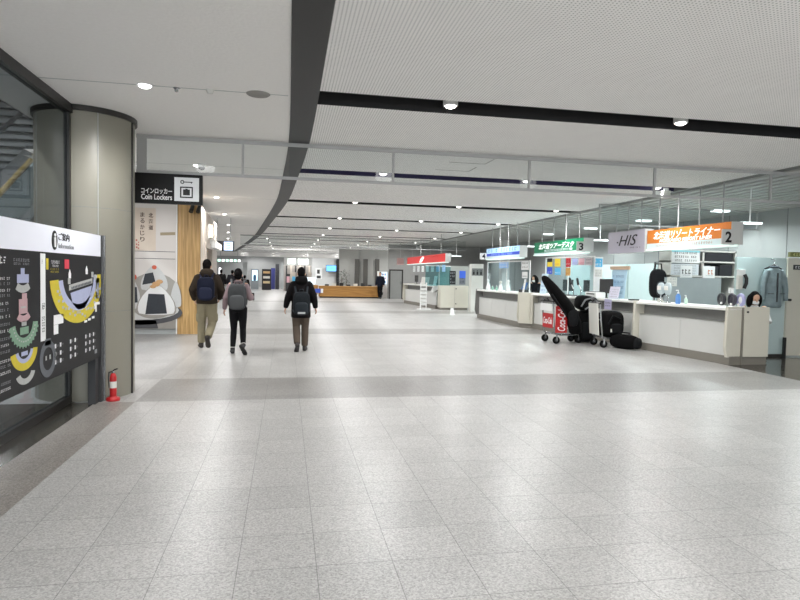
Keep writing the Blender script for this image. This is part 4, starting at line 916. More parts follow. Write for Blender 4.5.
t = sheet('pale paper below the sky blue poster on the white column', 7.86, 8.10, 14.44, 1.58, 1.78, OFFW, 3, INKG, None, 185, 'poster', 'wall_notice')
slab('booth_column', 'white column between the recessed counter and the green sign counter', 'column', 7.85, 8.12, 14.44, 14.6, 1.05 if False else 0, 2.10, WHITE)
# green-sign counter
acrylic(K3, .05, .25, 'tall blue and white leaflet board at the far end of the green sign counter', .36, .6, mat('leaf_paleblue', rgb(200,220,232), .6), 191, 'leaflet_board', 'leaflet board', mat('ink_blue2', rgb(80,130,190), .6))
for i, (f, d) in enumerate(((.42,.5),(.80,.55))): monitor(K3, f, d, ['dark monitor in the middle of the green sign counter', 'monitor behind the luggage trolleys on the green sign counter'][i])
o = MB().box(-.2,.2,-.1,.1,0,.03).build('keyboard', CHAR, loc=at_counter(*K3, .6, .3)[0]); o.rotation_euler.z = at_counter(*K3,.6,.3)[1]; tag(o, 'dark keyboard on the green sign counter', 'keyboard')
for i, f in enumerate((.76,.9)):
    p, rz = at_counter(*K3, f, .14); t = thing('card_reader', ['card reader on a bent arm above the white trolley panel, further one', 'card reader on a bent arm above the white trolley panel, nearer one'][i], 'card reader', p, rz, 'card readers on the green sign counter')
    MB().lathe([(0,0),(.05,0),(.05,.015),(.012,.02),(.012,.2)], n=12).build('stand', STEEL, t); MB().tube([(0,0,.2),(-.02,-.03,.28),(-.06,-.05,.33)], .012).build('arm', WHITE, t); MB().sup((-.07,-.06,.40),(.035,.02,.10), .4, rot=Matrix.Rotation(-.35,3,'Y')).build('reader', BLK, t)
# blue-sign counter
for i, (f, d, h_) in enumerate(((.10,.3,.30),(.44,.25,.26),(.58,.3,.30))):
    p, rz = at_counter(*K4, f, d); t = thing('display_bottle', ['slim white cone bottle at the far end of the blue sign counter', 'white bottle with a round head in the middle of the blue sign counter', 'slim white cone bottle nearer the trolleys on the blue sign counter'][i], 'bottle', p, rz)
    MB().lathe([(0,0),(.075,0),(.08,.05),(.06,.16),(.035,h_-.06),(.03,h_)], n=16).build('bottle', WHITE, t); MB().sup((0,0,h_+.03),(.045 if i != 1 else .08,.045,.05)).build('cap', PAPER if i != 1 else OFFW, t)
for i, f in enumerate((.2,.3)): pump_bottle(K4, f, .32, ['small green bottle on the blue sign counter, further one', 'small green bottle on the blue sign counter, nearer one'][i], mat('bottle_green', rgb(140,180,160), .3), .8, 'green bottles on the blue sign counter')
p, rz = at_counter(*K4, .9, .3); t = thing('leaflet_pile', 'blue leaflet holder at the near end of the blue sign counter', 'leaflet stand', p, rz); MB().box(-.16,.16,-.1,.1,0,.1).build('tray', CHAR, t, bevel=.02); MB().prism([(-.13,-.04,.1),(.13,-.04,.1),(.16,.05,.32),(-.1,.05,.32)], (0,.03,0)).build('leaflets', mat('leaf_blue', rgb(60,110,170), .6), t)
acrylic(K4, .98, .15, 'white plastic card stand on the beige return end of the blue sign counter', .12, .42, WHITE, 201)
# red-sign counter
monitor(KR, .2, .4, 'angled monitor at the far end of the red sign counter', .5, .34); monitor(KR, .8, .5, 'second monitor beside the teal glass on the red sign counter', .5, .34)
acrylic(KR, .5, .35, 'wide white low screen on the red sign counter', 1.2, .38, OFFW, 211)
acrylic(KR, .93, .12, 'tilted white reader stand at the near end of the red sign counter', .4, .45, WHITE, 221)

# ------------------------------------------------------------------ jacket on the partition
t = thing('hanging_jacket', 'grey jacket on a hanger against the teal partition', 'jacket', (9.68, 10.56, 0)); o_ = t.location
JK = mat('jacket_grey', rgb(134,150,154), .85, var=.25, scale=12, bump=.9)
MB().tube([(0,.05,2.0),(0,.0,2.0),(.03,-.02,1.97),(.02,-.02,1.93),(0,-.02,1.9)], .008).build('hook', STEEL, t)
MB().tube([(-.2,-.02,1.80),(0,-.02,1.89),(.2,-.02,1.80)], .014).build('hanger', BLK, t)
mb = MB(); mb.loft([((0,-.02,1.84),(.08,0,0),(0,.05,0)),((0,-.03,1.78),(.17,0,0),(0,.06,0)),((0,-.04,1.6),(.18,0,0),(0,.08,0)),((0,-.04,1.35),(.185,0,0),(0,.09,0)),((0,-.04,1.06),(.20,0,0),(0,.09,0)),((0,-.04,1.02),(.18,0,0),(0,.06,0))], 18)
for sx in (-1, 1): mb.tube([(sx*.15,-.03,1.775),(sx*.225,-.05,1.62),(sx*.265,-.06,1.4),(sx*.272,-.07,1.16)], [.06,.062,.054,.044], 10)
mb.build('jacket_body', JK, t, remesh=.014)
MB().torus((0,-.03,1.84), .075,.025,(0,0,1)).build('collar', mat('jacket_dark', rgb(96,106,112), .85), t)
MB().box(-.006,.006,-.155,-.125,1.14,1.72).build('zipper', CHAR, t)
for sx in (-1, 1): MB().box(sx*.13-.05,sx*.13+.05,-.15,-.10,1.3,1.31).build('pocket', CHAR, t)

# ------------------------------------------------------------------ luggage trolleys and bags
def trolley(label, x, y, rz, ad):
    t = thing('luggage_trolley', label, 'luggage trolley', (x, y, 0), rz)
    mb = MB()
    for sy in (-1, 1): mb.tube([(.0,sy*.26,.98),(.03,sy*.26,.6),(.07,sy*.26,.24),(.2,sy*.25,.2),(.85,sy*.16,.2)], .017)
    mb.tube([(.85,-.16,.2),(.88,0,.2),(.85,.16,.2)], .017); mb.tube([(.4,-.22,.2),(.4,.22,.2)], .014); mb.tube([(.1,-.26,.22),(.1,.26,.22)], .014); mb.tube([(.03,-.26,.62),(.03,.26,.62)], .012)
    mb.build('frame', STEEL, t)
    MB().tube([(-.01,-.29,.99),(-.01,.29,.99)], .022).build('handle_bar', BLK, t)
    MB().tube([(-.03,-.1,1.0),(-.06,-.1,1.06),(-.06,.1,1.06),(-.03,.1,1.0)], .014).build('brake_lever', BLK, t)
    MB().box(.12,.82,-.15,.15,.205,.215).build('platform', CHAR, t)
    for sx, sy in ((.1,-.27),(.1,.27),(.74,-.16),(.74,.16)):
        w = MB().tube([(sx,sy-.02,.085),(sx,sy+.02,.085)], .085, 20).build('wheel', RUBBER, t); MB().tube([(sx,sy-.023,.085),(sx,sy+.023,.085)], .04, 14).build('hub', CHAR, w)
        MB().box(sx-.02,sx+.02,sy-.035,sy-.025,.08,.21).build('fork', STEEL, t)
    if ad == 'red':
        MB().box(-.045,-.03,-.27,.27,.76,.93).build('top_plate', WHITE, t, bevel=.004)
        MB().box(.0,.012,-.25,.22,.36,.70).build('ad_panel', RED, t)
        M1 = lettering('Coca-Cola', INKW, t, (0,0,0), (0,-.02,.53), (0,-1,0), upv, .40, .16, bold=.01, shear=.3)
        MB().box(.06,.36,-.295,-.28,.26,.88).build('ad_panel', RED, t)
        lettering('Coca-Cola', INKW, t, (0,0,0), (.21,-.295,.57), (0,0,1), (-1,0,0), .54, .2, bold=.01, shear=.3)
    else:
        MB().prism([(-.02,-.25,.28),(-.02,.25,.28),(-.06,.25,.98),(-.06,-.25,.98)], (.02,0,0)).build('back_panel', OFFW, t, bevel=.004)
    return t
trolley('luggage trolley with red advertising panels and a tall black bag', 6.08, 13.28, R(4), 'red')
trolley('luggage trolley with a plain white back panel, between the black bags', 6.88, 12.50, R(-6), 'white')
BAG = mat('nylon_black', rgb(10,10,11), .8, var=.25, scale=14, bump=.3); BAG2 = mat('nylon_dark', rgb(22,23,25), .75, var=.25, scale=12, bump=.3)
t = thing('ski_bag', 'tall black padded bag leaning over the red panelled trolley', 'bag', (6.55, 13.05, .22)); o_ = t.location
mb = MB(o_); mb.tube([(6.74,13.14,.24),(6.68,13.12,.5),(6.46,13.06,.85),(6.20,13.0,1.12),(5.98,12.96,1.36),(5.83,12.93,1.52),(5.78,12.92,1.565)], [.18,.22,.22,.20,.16,.11,.05], 18, flat=.72); mb.build('bag_body', BAG, t, remesh=.02)
MB(o_).tube([(6.36,12.86,.66),(6.12,12.80,.95),(5.98,12.83,1.16)], .018).build('strap', BAG2, t); MB(o_).sup((6.54,12.88,.62),(.12,.05,.2), .6).build('side_pocket', BAG2, t)
t = thing('suitcase', 'black upright suitcase on the red panelled trolley', 'suitcase', (6.93, 12.98, .225), R(5)); t.location = (7.04,13.28,.0)
MB().sup((0,0,.39),(.23,.15,.37), .28, 28, 16).build('shell', BAG, t); MB().sup((0,-.155,.30),(.18,.03,.2), .4).build('front_pocket', BAG2, t)
for sx in (-.17,.17):
    for sy in (-.09,.09): MB().cyl((sx,sy-.012,.028),(sx,sy+.012,.028),.028,n=12).build('wheel', RUBBER, t)
MB().tube([(-.08,.1,.69),(-.08,.1,.765),(.08,.1,.765),(.08,.1,.69)], .012).build('handle', BLK, t)
t = thing('backpack', 'black rucksack with grey straps lying on the upright suitcase', 'backpack', (6.86,13.06,.72)); t.location = (7.02,13.2,.755)
MB().sup((0,0,.19),(.27,.2,.185), .65, rot=Matrix.Rotation(.15,3,'Y')).build('bag_body', BAG, t); MB().tube([(-.2,-.15,.12),(-.13,-.21,.28),(.05,-.2,.33),(.2,-.17,.22)], .02).build('strap', mat('strap_grey', rgb(120,122,124), .8), t); MB().tube([(-.12,-.19,.05),(.02,-.22,.16),(.2,-.18,.1)], .018).build('strap', mat('strap_grey', rgb(120,122,124), .8), t); MB().sup((.06,-.17,.14),(.12,.06,.1), .6).build('front_pocket', BAG2, t)
t = thing('duffel_bag', 'bulky black bag stacked on the white panelled trolley', 'bag', (7.22,12.45,.22)); MB().sup((0,0,.30),(.30,.2,.30), .6).build('bag_body', BAG, t); MB().tube([(-.15,-.19,.3),(-.05,-.22,.5),(.15,-.2,.42),(.2,-.19,.2)], .02).build('strap', BAG2, t); MB().sup((.05,-.19,.2),(.14,.05,.12), .6).build('front_pocket', BAG2, t)
MB().box(-.1,.0,-.225,-.21,.13,.2).build('tag', OFFW, t)
t = thing('duffel_bag', 'low black duffel bag on the floor at the foot of the recessed counter', 'bag', (7.34,12.02,0), R(-60)); MB().sup((0,0,.16),(.33,.16,.16), .7).build('bag_body', BAG, t); MB().tube([(-.15,-.1,.26),(-.1,0,.36),(.1,0,.36),(.15,-.1,.26)], .016).build('handle', BAG2, t); MB().sup((.29,0,.15),(.08,.12,.12), .7).build('end_pocket', BAG2, t)

# ------------------------------------------------------------------ people
SKIN = mat('skin', rgb(206,164,138), .55, var=.05); HAIR = mat('hair_black', rgb(13,11,11), .8, var=.25, scale=40); EYE = mat('eye_dark', rgb(20,16,14), .3)
def foot_mb(mb, A, d, r=1.0):
    A = Vector(A); d = Vector(d).normalized(); side = Vector((0,0,1)).cross(d); side = side.normalized() if side.length > .1 else Vector((1,0,0))
    dn = side.cross(d); dn = dn if dn.z < 0 else -dn
    q = Matrix((side, d, dn)).transposed()
    mb.tube([A + dn*-.03, A + dn*.03, A + dn*.045], [.042*r,.045*r,.042*r], 10)
    mb.sup(A + d*-.02 + dn*.05, (.04*r,.05*r,.036*r), .8, 14, 8, 0, q)
    mb.sup(A + d*.07 + dn*.055, (.042*r,.11*r,.03*r), .75, 14, 8, 0, q)
    mb.sup(A + d*.13 + dn*.058, (.048*r,.065*r,.028*r), .8, 14, 8, 0, q)
def human(label, loc, rz, H, J, look, vox=.009, group=None):
    """J: joints in metres for a 1.75 m figure facing +Y; look: dict of clothing"""
    S = H/1.75
    t = thing('person', label, 'person', loc, rz, group)
    def v(p): return Vector(p)*S
    hl, hr = v(J['hl']), v(J['hr']); kl, kr = v(J['kl']), v(J['kr']); al, ar = v(J['al']), v(J['ar'])
    sl, sr = v(J['sl']), v(J['sr']); el, er = v(J['el']), v(J['er']); wl, wr = v(J['wl']), v(J['wr'])
    nk, hd = v(J['nk']), v(J['hd']); pv = (hl+hr)/2
    fdl, fdr = Vector(J['fl']), Vector(J['fr'])
    yawh, tilt = J.get('yaw', 0), J.get('tilt', 0)
    Q = Matrix.Rotation(yawh, 3, 'Z') @ Matrix.Rotation(tilt, 3, 'X')
    ch = (sl+sr)/2; k = S
    # body: one continuous surface
    b = MB()
    def torso(mb, g=0.0, top=True, lowz=None):
        secs = []
        ax = (ch-pv); 
        for f, rx, ry in ((-.14,.10,.08),(-.02,.152,.112),(.1,.155,.112),(.28,.142,.10),(.55,.155,.112),(.8,.172,.112),(.95,.15,.095),(1.05,.085,.07)):
            c = pv + ax*f; secs.append((c, Vector((1,0,0))*(rx+g)*k*look.get('girth',1), Vector((0,1,-ax.y/max(.01,ax.z))).normalized()*(ry+g)*k*look.get('girth',1)))
        mb.loft(secs, 20)
    torso(b)
    for s_, e_, w_ in ((sl,el,wl),(sr,er,wr)):
        b.tube([s_, s_.lerp(e_,.5), e_, e_.lerp(w_,.4), w_], [.056*k,.05*k,.041*k,.04*k,.028*k], 12); b.sup(s_, (.06*k,.06*k,.06*k), 1, 12, 8)
        # hand: palm, four fingers of different lengths, thumb
        d = (w_-e_).normalized(); sx = 1 if s_.x > 0 else -1
        fwd = Vector((0,1,0)); fwd = (fwd - d*fwd.dot(d)).normalized() if abs(d.y) < .95 else Vector((0,0,1)); inn = d.cross(fwd) * (1 if d.cross(fwd).x*sx < 0 else -1)
        Qh = Matrix((fwd, inn, d)).transposed()
        b.sup(w_ + d*.045*k, (.038*k,.017*k,.055*k), .8, 12, 8, 0, Qh)
        for i, ln in enumerate((.066,.076,.072,.055)):
            r0 = w_ + d*.082*k + fwd*(.027-.018*i)*k
            p1 = r0 + (d*.92+inn*.25).normalized()*ln*.5*k; p2 = p1 + (d*.65+inn*.75).normalized()*ln*.5*k
            b.tube([r0 - d*.02*k, r0, p1, p2], [.010*k,.010*k,.009*k,.0075*k], 8)
        r0 = w_ + d*.025*k + fwd*.032*k; p1 = r0 + (d*.6+fwd*.6+inn*.3).normalized()*.035*k; p2 = p1 + (d*.85+inn*.35).normalized()*.03*k
        b.tube([w_ + d*.015*k + fwd*.015*k, r0, p1, p2], [.013*k,.012*k,.0105*k,.008*k], 8)
    for h_, n_, a_, f_ in ((hl,kl,al,fdl),(hr,kr,ar,fdr)):
        b.tube([h_+Vector((0,0,.03*k)), h_.lerp(n_,.4), n_, n_.lerp(a_,.35)+Vector((0,-.012*k,0)), a_], [.088*k,.076*k,.054*k,.054*k,.036*k], 14)
        foot_mb(b, a_, f_, k*.9)
    b.tube([nk - (hd-nk)*.35, nk, nk.lerp(hd,.6)], [.065*k,.055*k,.052*k], 14)
    def hp(x, y, z): return hd + Q @ (Vector((x,y,z))*k)
    b.sup(hp(0,-.005,.02), (.076*k,.096*k,.105*k), 1, 24, 16, 0, Q); b.sup(hp(0,.022,-.055), (.056*k,.066*k,.07*k), .95, 20, 12, 0, Q)
    b.sup(hp(0,.095,-.02), (.013*k,.018*k,.026*k), 1, 10, 8, 0, Q); b.sup(hp(0,.085,-.066), (.024*k,.01*k,.009*k), 1, 10, 8, 0, Q)
    for sx in (-1,1): b.sup(hp(sx*.079,-.005,-.01), (.012*k,.02*k,.032*k), 1, 10, 8, 0, Q)
    body = b.build('body', look.get('skin', SKIN), t, remesh=vox*k, smooth_it=2)
    for sx in (-1,1): MB().sup(hp(sx*.03,.082,.005), (.012*k,.008*k,.007*k), 1, 10, 8, 0, Q).build('eye', EYE, t)
    # hair
    hm = MB(); hm.sup(hp(0,-.022,.035), (.085*k,.098*k,.108*k), 1, 24, 16, 0, Q)
    st = look.get('hair', 'short')
    if st == 'short': hm.sup(hp(0,-.05,-.02), (.076*k,.058*k,.075*k), 1, 18, 12, 0, Q)
    if st == 'bun':
        hm.sup(hp(0,-.04,-.02), (.08*k,.07*k,.09*k), 1, 18, 12, 0, Q); hm.sup(hp(.0,-.115,.02), (.052*k,.045*k,.055*k), 1, 14, 10, 0, Q)
    if st == 'bob':
        for sx in (-1,1): hm.sup(hp(sx*.085,-.005,-.05), (.042*k,.085*k,.13*k), .9, 14, 10, 0, Q)
        hm.sup(hp(0,-.06,-.04), (.11*k,.075*k,.135*k), .9, 18, 12, 0, Q)
    hm.build('hair', look.get('hairm', HAIR), t, remesh=.012*k, smooth_it=2)
    # jacket
    j = MB(); g = look.get('puff', .03); hem = look.get('hem', -.16)
    secs = []; ax = ch-pv
    for f, rx, ry in ((hem,.165,.125),(hem+.06,.175,.135),(.1,.168,.128),(.3,.165,.122),(.55,.172,.126),(.8,.172,.124),(.95,.14,.108),(1.06,.10,.085),(1.14,.075,.075)):
        secs.append((pv+ax*f, Vector((1,0,0))*(rx+g*.6)*k*look.get('girth',1), Vector((0,1,0))*(ry+g*.5)*k*look.get('girth',1)))
    j.loft(secs, 22)
    for s_, e_, w_ in ((sl,el,wl),(sr,er,wr)):
        j.tube([s_, s_.lerp(e_,.5), e_, e_.lerp(w_,.5), w_ - (w_-e_).normalized()*.0], [(.058+g)*k,(.054+g)*k,(.048+g)*k,(.044+g)*k,(.036+g*.6)*k], 14); j.sup(s_+Vector((0,0,-.015*k)), ((.058+g*.9)*k,)*3, 1, 14, 10)
    j.build('jacket', look['top'], t, remesh=.013*k, smooth_it=4)
    if look.get('hood'):
        q = MB(); q.sup(nk + Vector((0,-.085*k,.0)), (.135*k,.10*k,.095*k), .9, 20, 12); q.torus(nk + Vector((0,-.012*k,.035*k)), .088*k, .042*k, (0,.25,1)); q.build('hood', look['hood'], t, remesh=.013*k, smooth_it=3)
    else:
        MB().torus(nk + Vector((0,-.005,.0)), .068*k, .022*k, (0,.2,1)).build('collar', look['top'], t)
    # trousers
    p = MB(); tg = look.get('leg', .022)
    p.loft([(pv+Vector((0,0,.12*k)), Vector((.158,0,0))*k, Vector((0,.12,0))*k), (pv+Vector((0,0,.0)), Vector((.168,0,0))*k, Vector((0,.13,0))*k), (pv+Vector((0,0,-.08*k)), Vector((.14,0,0))*k, Vector((0,.11,0))*k)], 20)
    for h_, n_, a_ in ((hl,kl,al),(hr,kr,ar)):
        e = n_.lerp(a_, look.get('cuff', .97))
        p.tube([h_+Vector((0,0,.02*k)), h_.lerp(n_,.45), n_, n_.lerp(a_,.4)+Vector((0,-.01*k,0)), e], [(.09+tg)*k,(.078+tg)*k,(.056+tg)*k,(.055+tg)*k,(.04+tg*1.2)*k], 16)
        if look.get('cargo'): p.sup(h_.lerp(n_,.75)+Vector((math.copysign(.075,h_.x)*k,0,0)), (.035*k,.075*k,.09*k), .6)
    p.build('trousers', look['bottom'], t, remesh=.012*k, smooth_it=3)
    for a_, f_ in ((al,fdl),(ar,fdr)):
        s2 = MB(); foot_mb(s2, a_, f_, k*1.12); s2.build('shoe', look.get('shoes', BLK), t, remesh=.008*k, smooth_it=2)
    if look.get('socks'):
        for n_, a_ in ((kl,al),(kr,ar)):
            MB().tube([n_.lerp(a_,.80), n_.lerp(a_,1.0)], [.046*k,.044*k], 12).build('sock', look['socks'], t)
    if look.get('mask'):
        MB().sup(hp(0,.048,-.055), (.062*k,.062*k,.045*k), .8, 16, 10, 0, Q).build('face_mask', PAPER, t)
    return t
STAND = dict(hl=(-.09,0,.93), hr=(.09,0,.93), kl=(-.1,.02,.5), kr=(.1,.02,.5), al=(-.1,0,.085), ar=(.1,0,.085), fl=(-.15,1,0), fr=(.15,1,0),
             sl=(-.185,0,1.42), sr=(.185,0,1.42), el=(-.25,-.04,1.14), er=(.25,-.04,1.14), wl=(-.26,.06,.89), wr=(.26,.06,.89), nk=(0,0,1.475), hd=(0,.02,1.615))
def pose(**k): d = dict(STAND); d.update(k); return d
def backpack(label, loc, rz, s_, m, m2, detail=None, flat=1.0):
    """local origin at the wearer's feet, pack on the back (-Y)"""
    t = thing('backpack', label, 'backpack', loc, rz)
    MB().sup((0,-.25*flat,1.19), (.165*s_,.105,.235*s_), .55, 24, 14).build('bag_body', m, t, remesh=.013)
    MB().sup((0,-.345*flat,1.10), (.125*s_,.045,.125*s_), .55, 20, 12).build('front_pocket', m2, t)
    for sx in (-1,1):
        MB().tube([(sx*.10,-.20,1.36),(sx*.12,-.10,1.51),(sx*.135,.06,1.49),(sx*.14,.165,1.36),(sx*.15,.14,1.18),(sx*.15,-.08,1.04),(sx*.13,-.2,1.02)], .02, 8, flat=.6).build('shoulder_strap', m2, t)
    MB().tube([(-.04,-.20,1.42),(-.03,-.21,1.46),(.03,-.21,1.46),(.04,-.20,1.42)], .01, 8).build('grab_handle', m2, t)
    if detail: MB().box(-.07,.07,-.402*flat,-.385*flat,1.0,1.035).build('label', detail, t)
    return t
# man in the olive jacket
P1 = (-1.55, 12.47, 0)
human('walking man in a dark olive jacket and khaki cargo trousers with a navy backpack', P1, R(2), 1.77,
      pose(kl=(-.105,.07,.5), al=(-.11,.05,.088), fl=(-.2,1,0), kr=(.1,.03,.5), ar=(.045,-.26,.235), fr=(.1,.42,-.9), sl=(-.165,0,1.40), sr=(.165,0,1.40), el=(-.275,-.05,1.15), er=(.28,-.02,1.15), wl=(-.25,.14,.95), wr=(.22,.17,.97), yaw=-.25),
      dict(top=mat('cloth_olive', rgb(50,43,36), .85, var=.15, scale=12, bump=.4), bottom=mat('cloth_khaki', rgb(132,125,104), .85, var=.1, scale=12, bump=.3), leg=.024, puff=.022, hem=-.12, cargo=True, hair='short', hood=mat('cloth_olive', rgb(50,43,36)), girth=1.10, shoes=mat('shoe_brown', rgb(34,28,26), .6)))
backpack('navy backpack on the back of the man in the olive jacket', P1, R(2), 1.0, mat('pack_navy', rgb(24,28,44), .75, var=.2, bump=.3), mat('pack_navy2', rgb(34,38,56), .75), None, 1.06)
# woman with the grey backpack
P2 = (-.885, 11.62, 0)
human('walking woman in a mauve grey jacket and black leggings with a grey backpack', P2, 0, 1.60,
      pose(kl=(-.085,.06,.5), al=(-.10,-.02,.095), fl=(-.12,1,-.02), kr=(.10,.02,.5), ar=(.13,-.30,.20), fr=(.35,.55,-.78), sl=(-.15,0,1.40), sr=(.15,0,1.40), el=(-.235,-.06,1.14), wl=(-.27,.02,.91), er=(.25,-.02,1.13), wr=(.27,.20,1.16), yaw=-.1),
      dict(top=mat('cloth_mauve', rgb(140,122,126), .85, var=.1, bump=.3), bottom=mat('cloth_black', rgb(20,20,23), .8, var=.2), leg=.009, puff=.014, hem=-.02, hair='bun', girth=.9, cuff=.90, socks=mat('sock_pale', rgb(190,186,184), .8), shoes=mat('shoe_black', rgb(26,26,28), .6)))
backpack('grey backpack on the back of the woman in black leggings', (P2[0],P2[1]+.02,-.115), 0, 1.02, mat('pack_grey', rgb(70,72,74), .75, var=.2, bump=.4), mat('pack_grey2', rgb(86,88,90), .75))
t = thing('phone', 'dark phone in the raised hand of the woman with the grey backpack', 'phone', (P2[0]+.245,P2[1]+.30,1.06)); MB().box(-.036,.036,-.005,.005,-.07,.075).build('case', BLK, t, bevel=.004)
# man in black with hood
P3 = (.29, 11.95, 0)
human('lone man in a black hooded jacket walking with a black backpack', P3, 0, 1.65,
      pose(kl=(-.09,.03,.5), al=(-.075,-.24,.17), fl=(-.1,.7,-.6), kr=(.09,.05,.5), ar=(.085,.04,.088), fr=(.12,1,0), sl=(-.155,0,1.40), sr=(.155,0,1.40), el=(-.265,-.03,1.14), er=(.26,-.03,1.14), wl=(-.315,.05,.90), wr=(.305,.05,.90)),
      dict(top=mat('cloth_jetblack', rgb(24,22,24), .85, var=.2, bump=.4), bottom=mat('cloth_brown', rgb(88,78,70), .85, var=.1, bump=.3), leg=.022, puff=.024, hem=-.50, hair='short', hood=mat('cloth_hood', rgb(20,19,20), .9), girth=1.08, shoes=mat('shoe_dark', rgb(48,44,44), .6)))
backpack('black backpack with a small white label on the hooded man', (P3[0],P3[1]-.01,-.24), 0, .98, mat('pack_black', rgb(32,36,40), .75, var=.3, bump=.5), mat('pack_black2', rgb(44,49,54), .75, var=.2), mat('label_white', rgb(190,192,194), .7), 1.1)
# clerks
def seated(**k):
    return pose(hl=(-.09,0,.50), hr=(.09,0,.50), kl=(-.11,.42,.50), kr=(.11,.42,.50), al=(-.11,.38,.088), ar=(.11,.38,.088), fl=(0,1,0), fr=(0,1,0), sl=(-.175,.07,.98), sr=(.175,.07,.98), el=(-.24,.20,.74), er=(.24,.20,.74), wl=(-.14,.42,.78), wr=(.14,.42,.78), nk=(0,.09,1.04), hd=(0,.15,1.175), tilt=-.35, **k)
def stool(label, loc, rz, h_=.44):
    t = thing('office_stool', label, 'stool', loc, rz)
    MB().lathe([(0,h_-.06),(.19,h_-.06),(.2,h_-.03),(.19,h_),(0,h_)], n=24).build('seat', CHAR, t); MB().cyl((0,0,.08),(0,0,h_-.06),.025).build('column', STEEL, t)
    for k in range(5): a = 2*PI*k/5; MB().tube([(0,0,.09),(.24*math.cos(a),.24*math.sin(a),.03)], [.025,.015], 8).build('foot', BLK, t)
    return t
SUIT = mat('suit_black', rgb(26,26,30), .8, var=.15); CLK = dict(top=SUIT, bottom=SUIT, puff=.006, hem=.02, leg=.01, hair='bob', mask=True)
human('seated clerk with black bobbed hair bent down behind the beige gate', (9.08,10.36,0), R(150), 1.80, seated(yaw=.25), dict(CLK, top=mat('blouse_white', rgb(214,214,214), .8)))
stool('office stool under the clerk behind the beige gate', (9.05,10.36,0), R(150), .39)
human('clerk in a black suit standing at the blue and green counters', (8.2,18.9,0), R(112), 1.62, pose(hd=(0,.06,1.60), tilt=-.3, el=(-.24,.1,1.14), er=(.24,.1,1.14), wl=(-.12,.3,1.08), wr=(.12,.3,1.08)), CLK)
human('clerk in black behind the red sign counter', (7.62,29.6,0), R(95), 1.5, pose(tilt=-.25, el=(-.24,.1,1.14), er=(.24,.1,1.14), wl=(-.12,.3,1.08), wr=(.12,.3,1.08)), CLK, .012)
# distant people
DK = lambda n, c: mat(n, c, .85, var=.15)
FAR = [('far person in a dark navy coat standing at the end of the wooden desk', (5.75,37.0,0), R(150), 1.66, DK('coat_navy', rgb(24,28,40)), DK('trouser_black', rgb(20,20,22)), 0),
       ('far walker in a black coat seen beyond the woman with the grey backpack', (-1.98,30,0), 0, 1.36, DK('coat_black', rgb(22,22,24)), DK('trouser_black', rgb(20,20,22)), .2),
       ('far walker in dark clothes left of the group near the shop front', (-3.5,34.0,0), R(8), 1.62, DK('coat_dark', rgb(34,32,34)), DK('trouser_black', rgb(20,20,22)), .15),
       ('far walker in a charcoal coat in the middle of the distant group', (-2.75,32.2,0), R(-6), 1.60, DK('coat_char', rgb(44,44,48)), DK('trouser_black', rgb(20,20,22)), .2),
       ('far walker in a grey coat right of the distant group', (-2.62,34.5,0), R(4), 1.56, DK('coat_grey', rgb(66,64,66)), DK('trouser_black', rgb(20,20,22)), .1)]
FAR[2] = ('far walker in dark clothes nearest the shop front in the distant group',) + FAR[2][1:]
FAR[4] = ('far walker in a grey coat at the hall side of the distant group',) + FAR[4][1:]
for lab, loc, rz, H, c1, c2, st in FAR:
    human(lab, loc, rz, H, pose(kl=(-.1,.06,.5), al=(-.1,.1+st,.088), kr=(.1,-.0,.5), ar=(.1,-.12-st*.5,.10)), dict(top=c1, bottom=c2, puff=.03, hem=-.25, hair='short'), .016)

# ------------------------------------------------------------------ far end of the hall
def px(x, y, Y):
    """point of the far background seen at photo pixel x, y, at depth Y"""
    u = (x-400)/600; v = (300-y)/600; a = u*math.cos(roll) - v*math.sin(roll); b = u*math.sin(roll) + v*math.cos(roll)
    d = fw + rt*a + up*b; k = Y/d.y; return (d.x*k, HC + d.z*k)
t = thing('information_desk', 'long low wooden desk across the far end of the hall', 'desk', (4.0,37.6,0)); o_ = t.location
MB(o_).box(2.0,5.9,37.4,38.1,.08,.70).build('front', WOODH, t); MB(o_).box(1.95,5.95,37.35,38.15,.70,.74).build('desk_top', wood('oak_top', rgb(170,128,70), rgb(206,160,98), 1, False), t); MB(o_).box(2.05,5.85,37.45,38.05,0,.08).build('plinth', BLK, t)
MB(o_).box(.9,2.0,38.9,39.4,.2,.74).build('return_wing', WOODH, t); MB(o_).box(.95,1.95,38.95,39.35,0,.2).build('plinth', BLK, t)
x0, _ = px(315,290,37.3); MB(o_).box(x0,x0+.34,37.33,37.35,.30,.56).build('sign_plate', mat('plate_blue', rgb(60,90,190), .5), t)
MB(o_).box(x0+.36,x0+.5,37.33,37.35,.30,.56).build('sign_plate', PAPER, t)
t = thing('desk_terminal', 'slanted pale screen on the wing of the far wooden desk', 'screen', (1.5,39.1,.74)); MB().box(-.2,.2,-.1,.1,0,.04).build('base', CHAR, t); MB().prism([(-.32,-.06,.06),(.32,-.06,.06),(.40,.12,.5),(-.24,.12,.5)], (0,.04,0)).build('screen', mat('screen_white', rgb(220,236,244), .4, emit=.6), t); MB().box(-.03,.03,.0,.06,.03,.3).build('neck', CHAR, t)
for i in range(7):
    x = 2.5+i*.45; o = MB().box(-.12,.12,-.08,.08,0,.10+.05*(i % 3)).build('desk_box', [CHAR, OFFW, BLK][i % 3], loc=(x,37.8,.74), bevel=.01)
    tag(o, f'small item on the far wooden desk, {ORD[i]} from the blue plate', 'desk item', 'items on the far wooden desk')
t = thing('vending_machine', 'white vending machine past the end of the wooden desk', 'vending machine', (6.0,38.2,0)); xa,_ = px(379.5,280,38); xb,_ = px(388.5,280,38); o_ = t.location
MB(o_).box(xa,xb,38.3,39.0,.0,1.72).build('cabinet', WHITE, t, bevel=.02); MB(o_).box(xa+.04,xb-.04,38.29,38.3,.9,1.66).build('display_window', mat('vend_lit', rgb(214,232,246), .4, emit=.8), t)
mb = MB(o_)
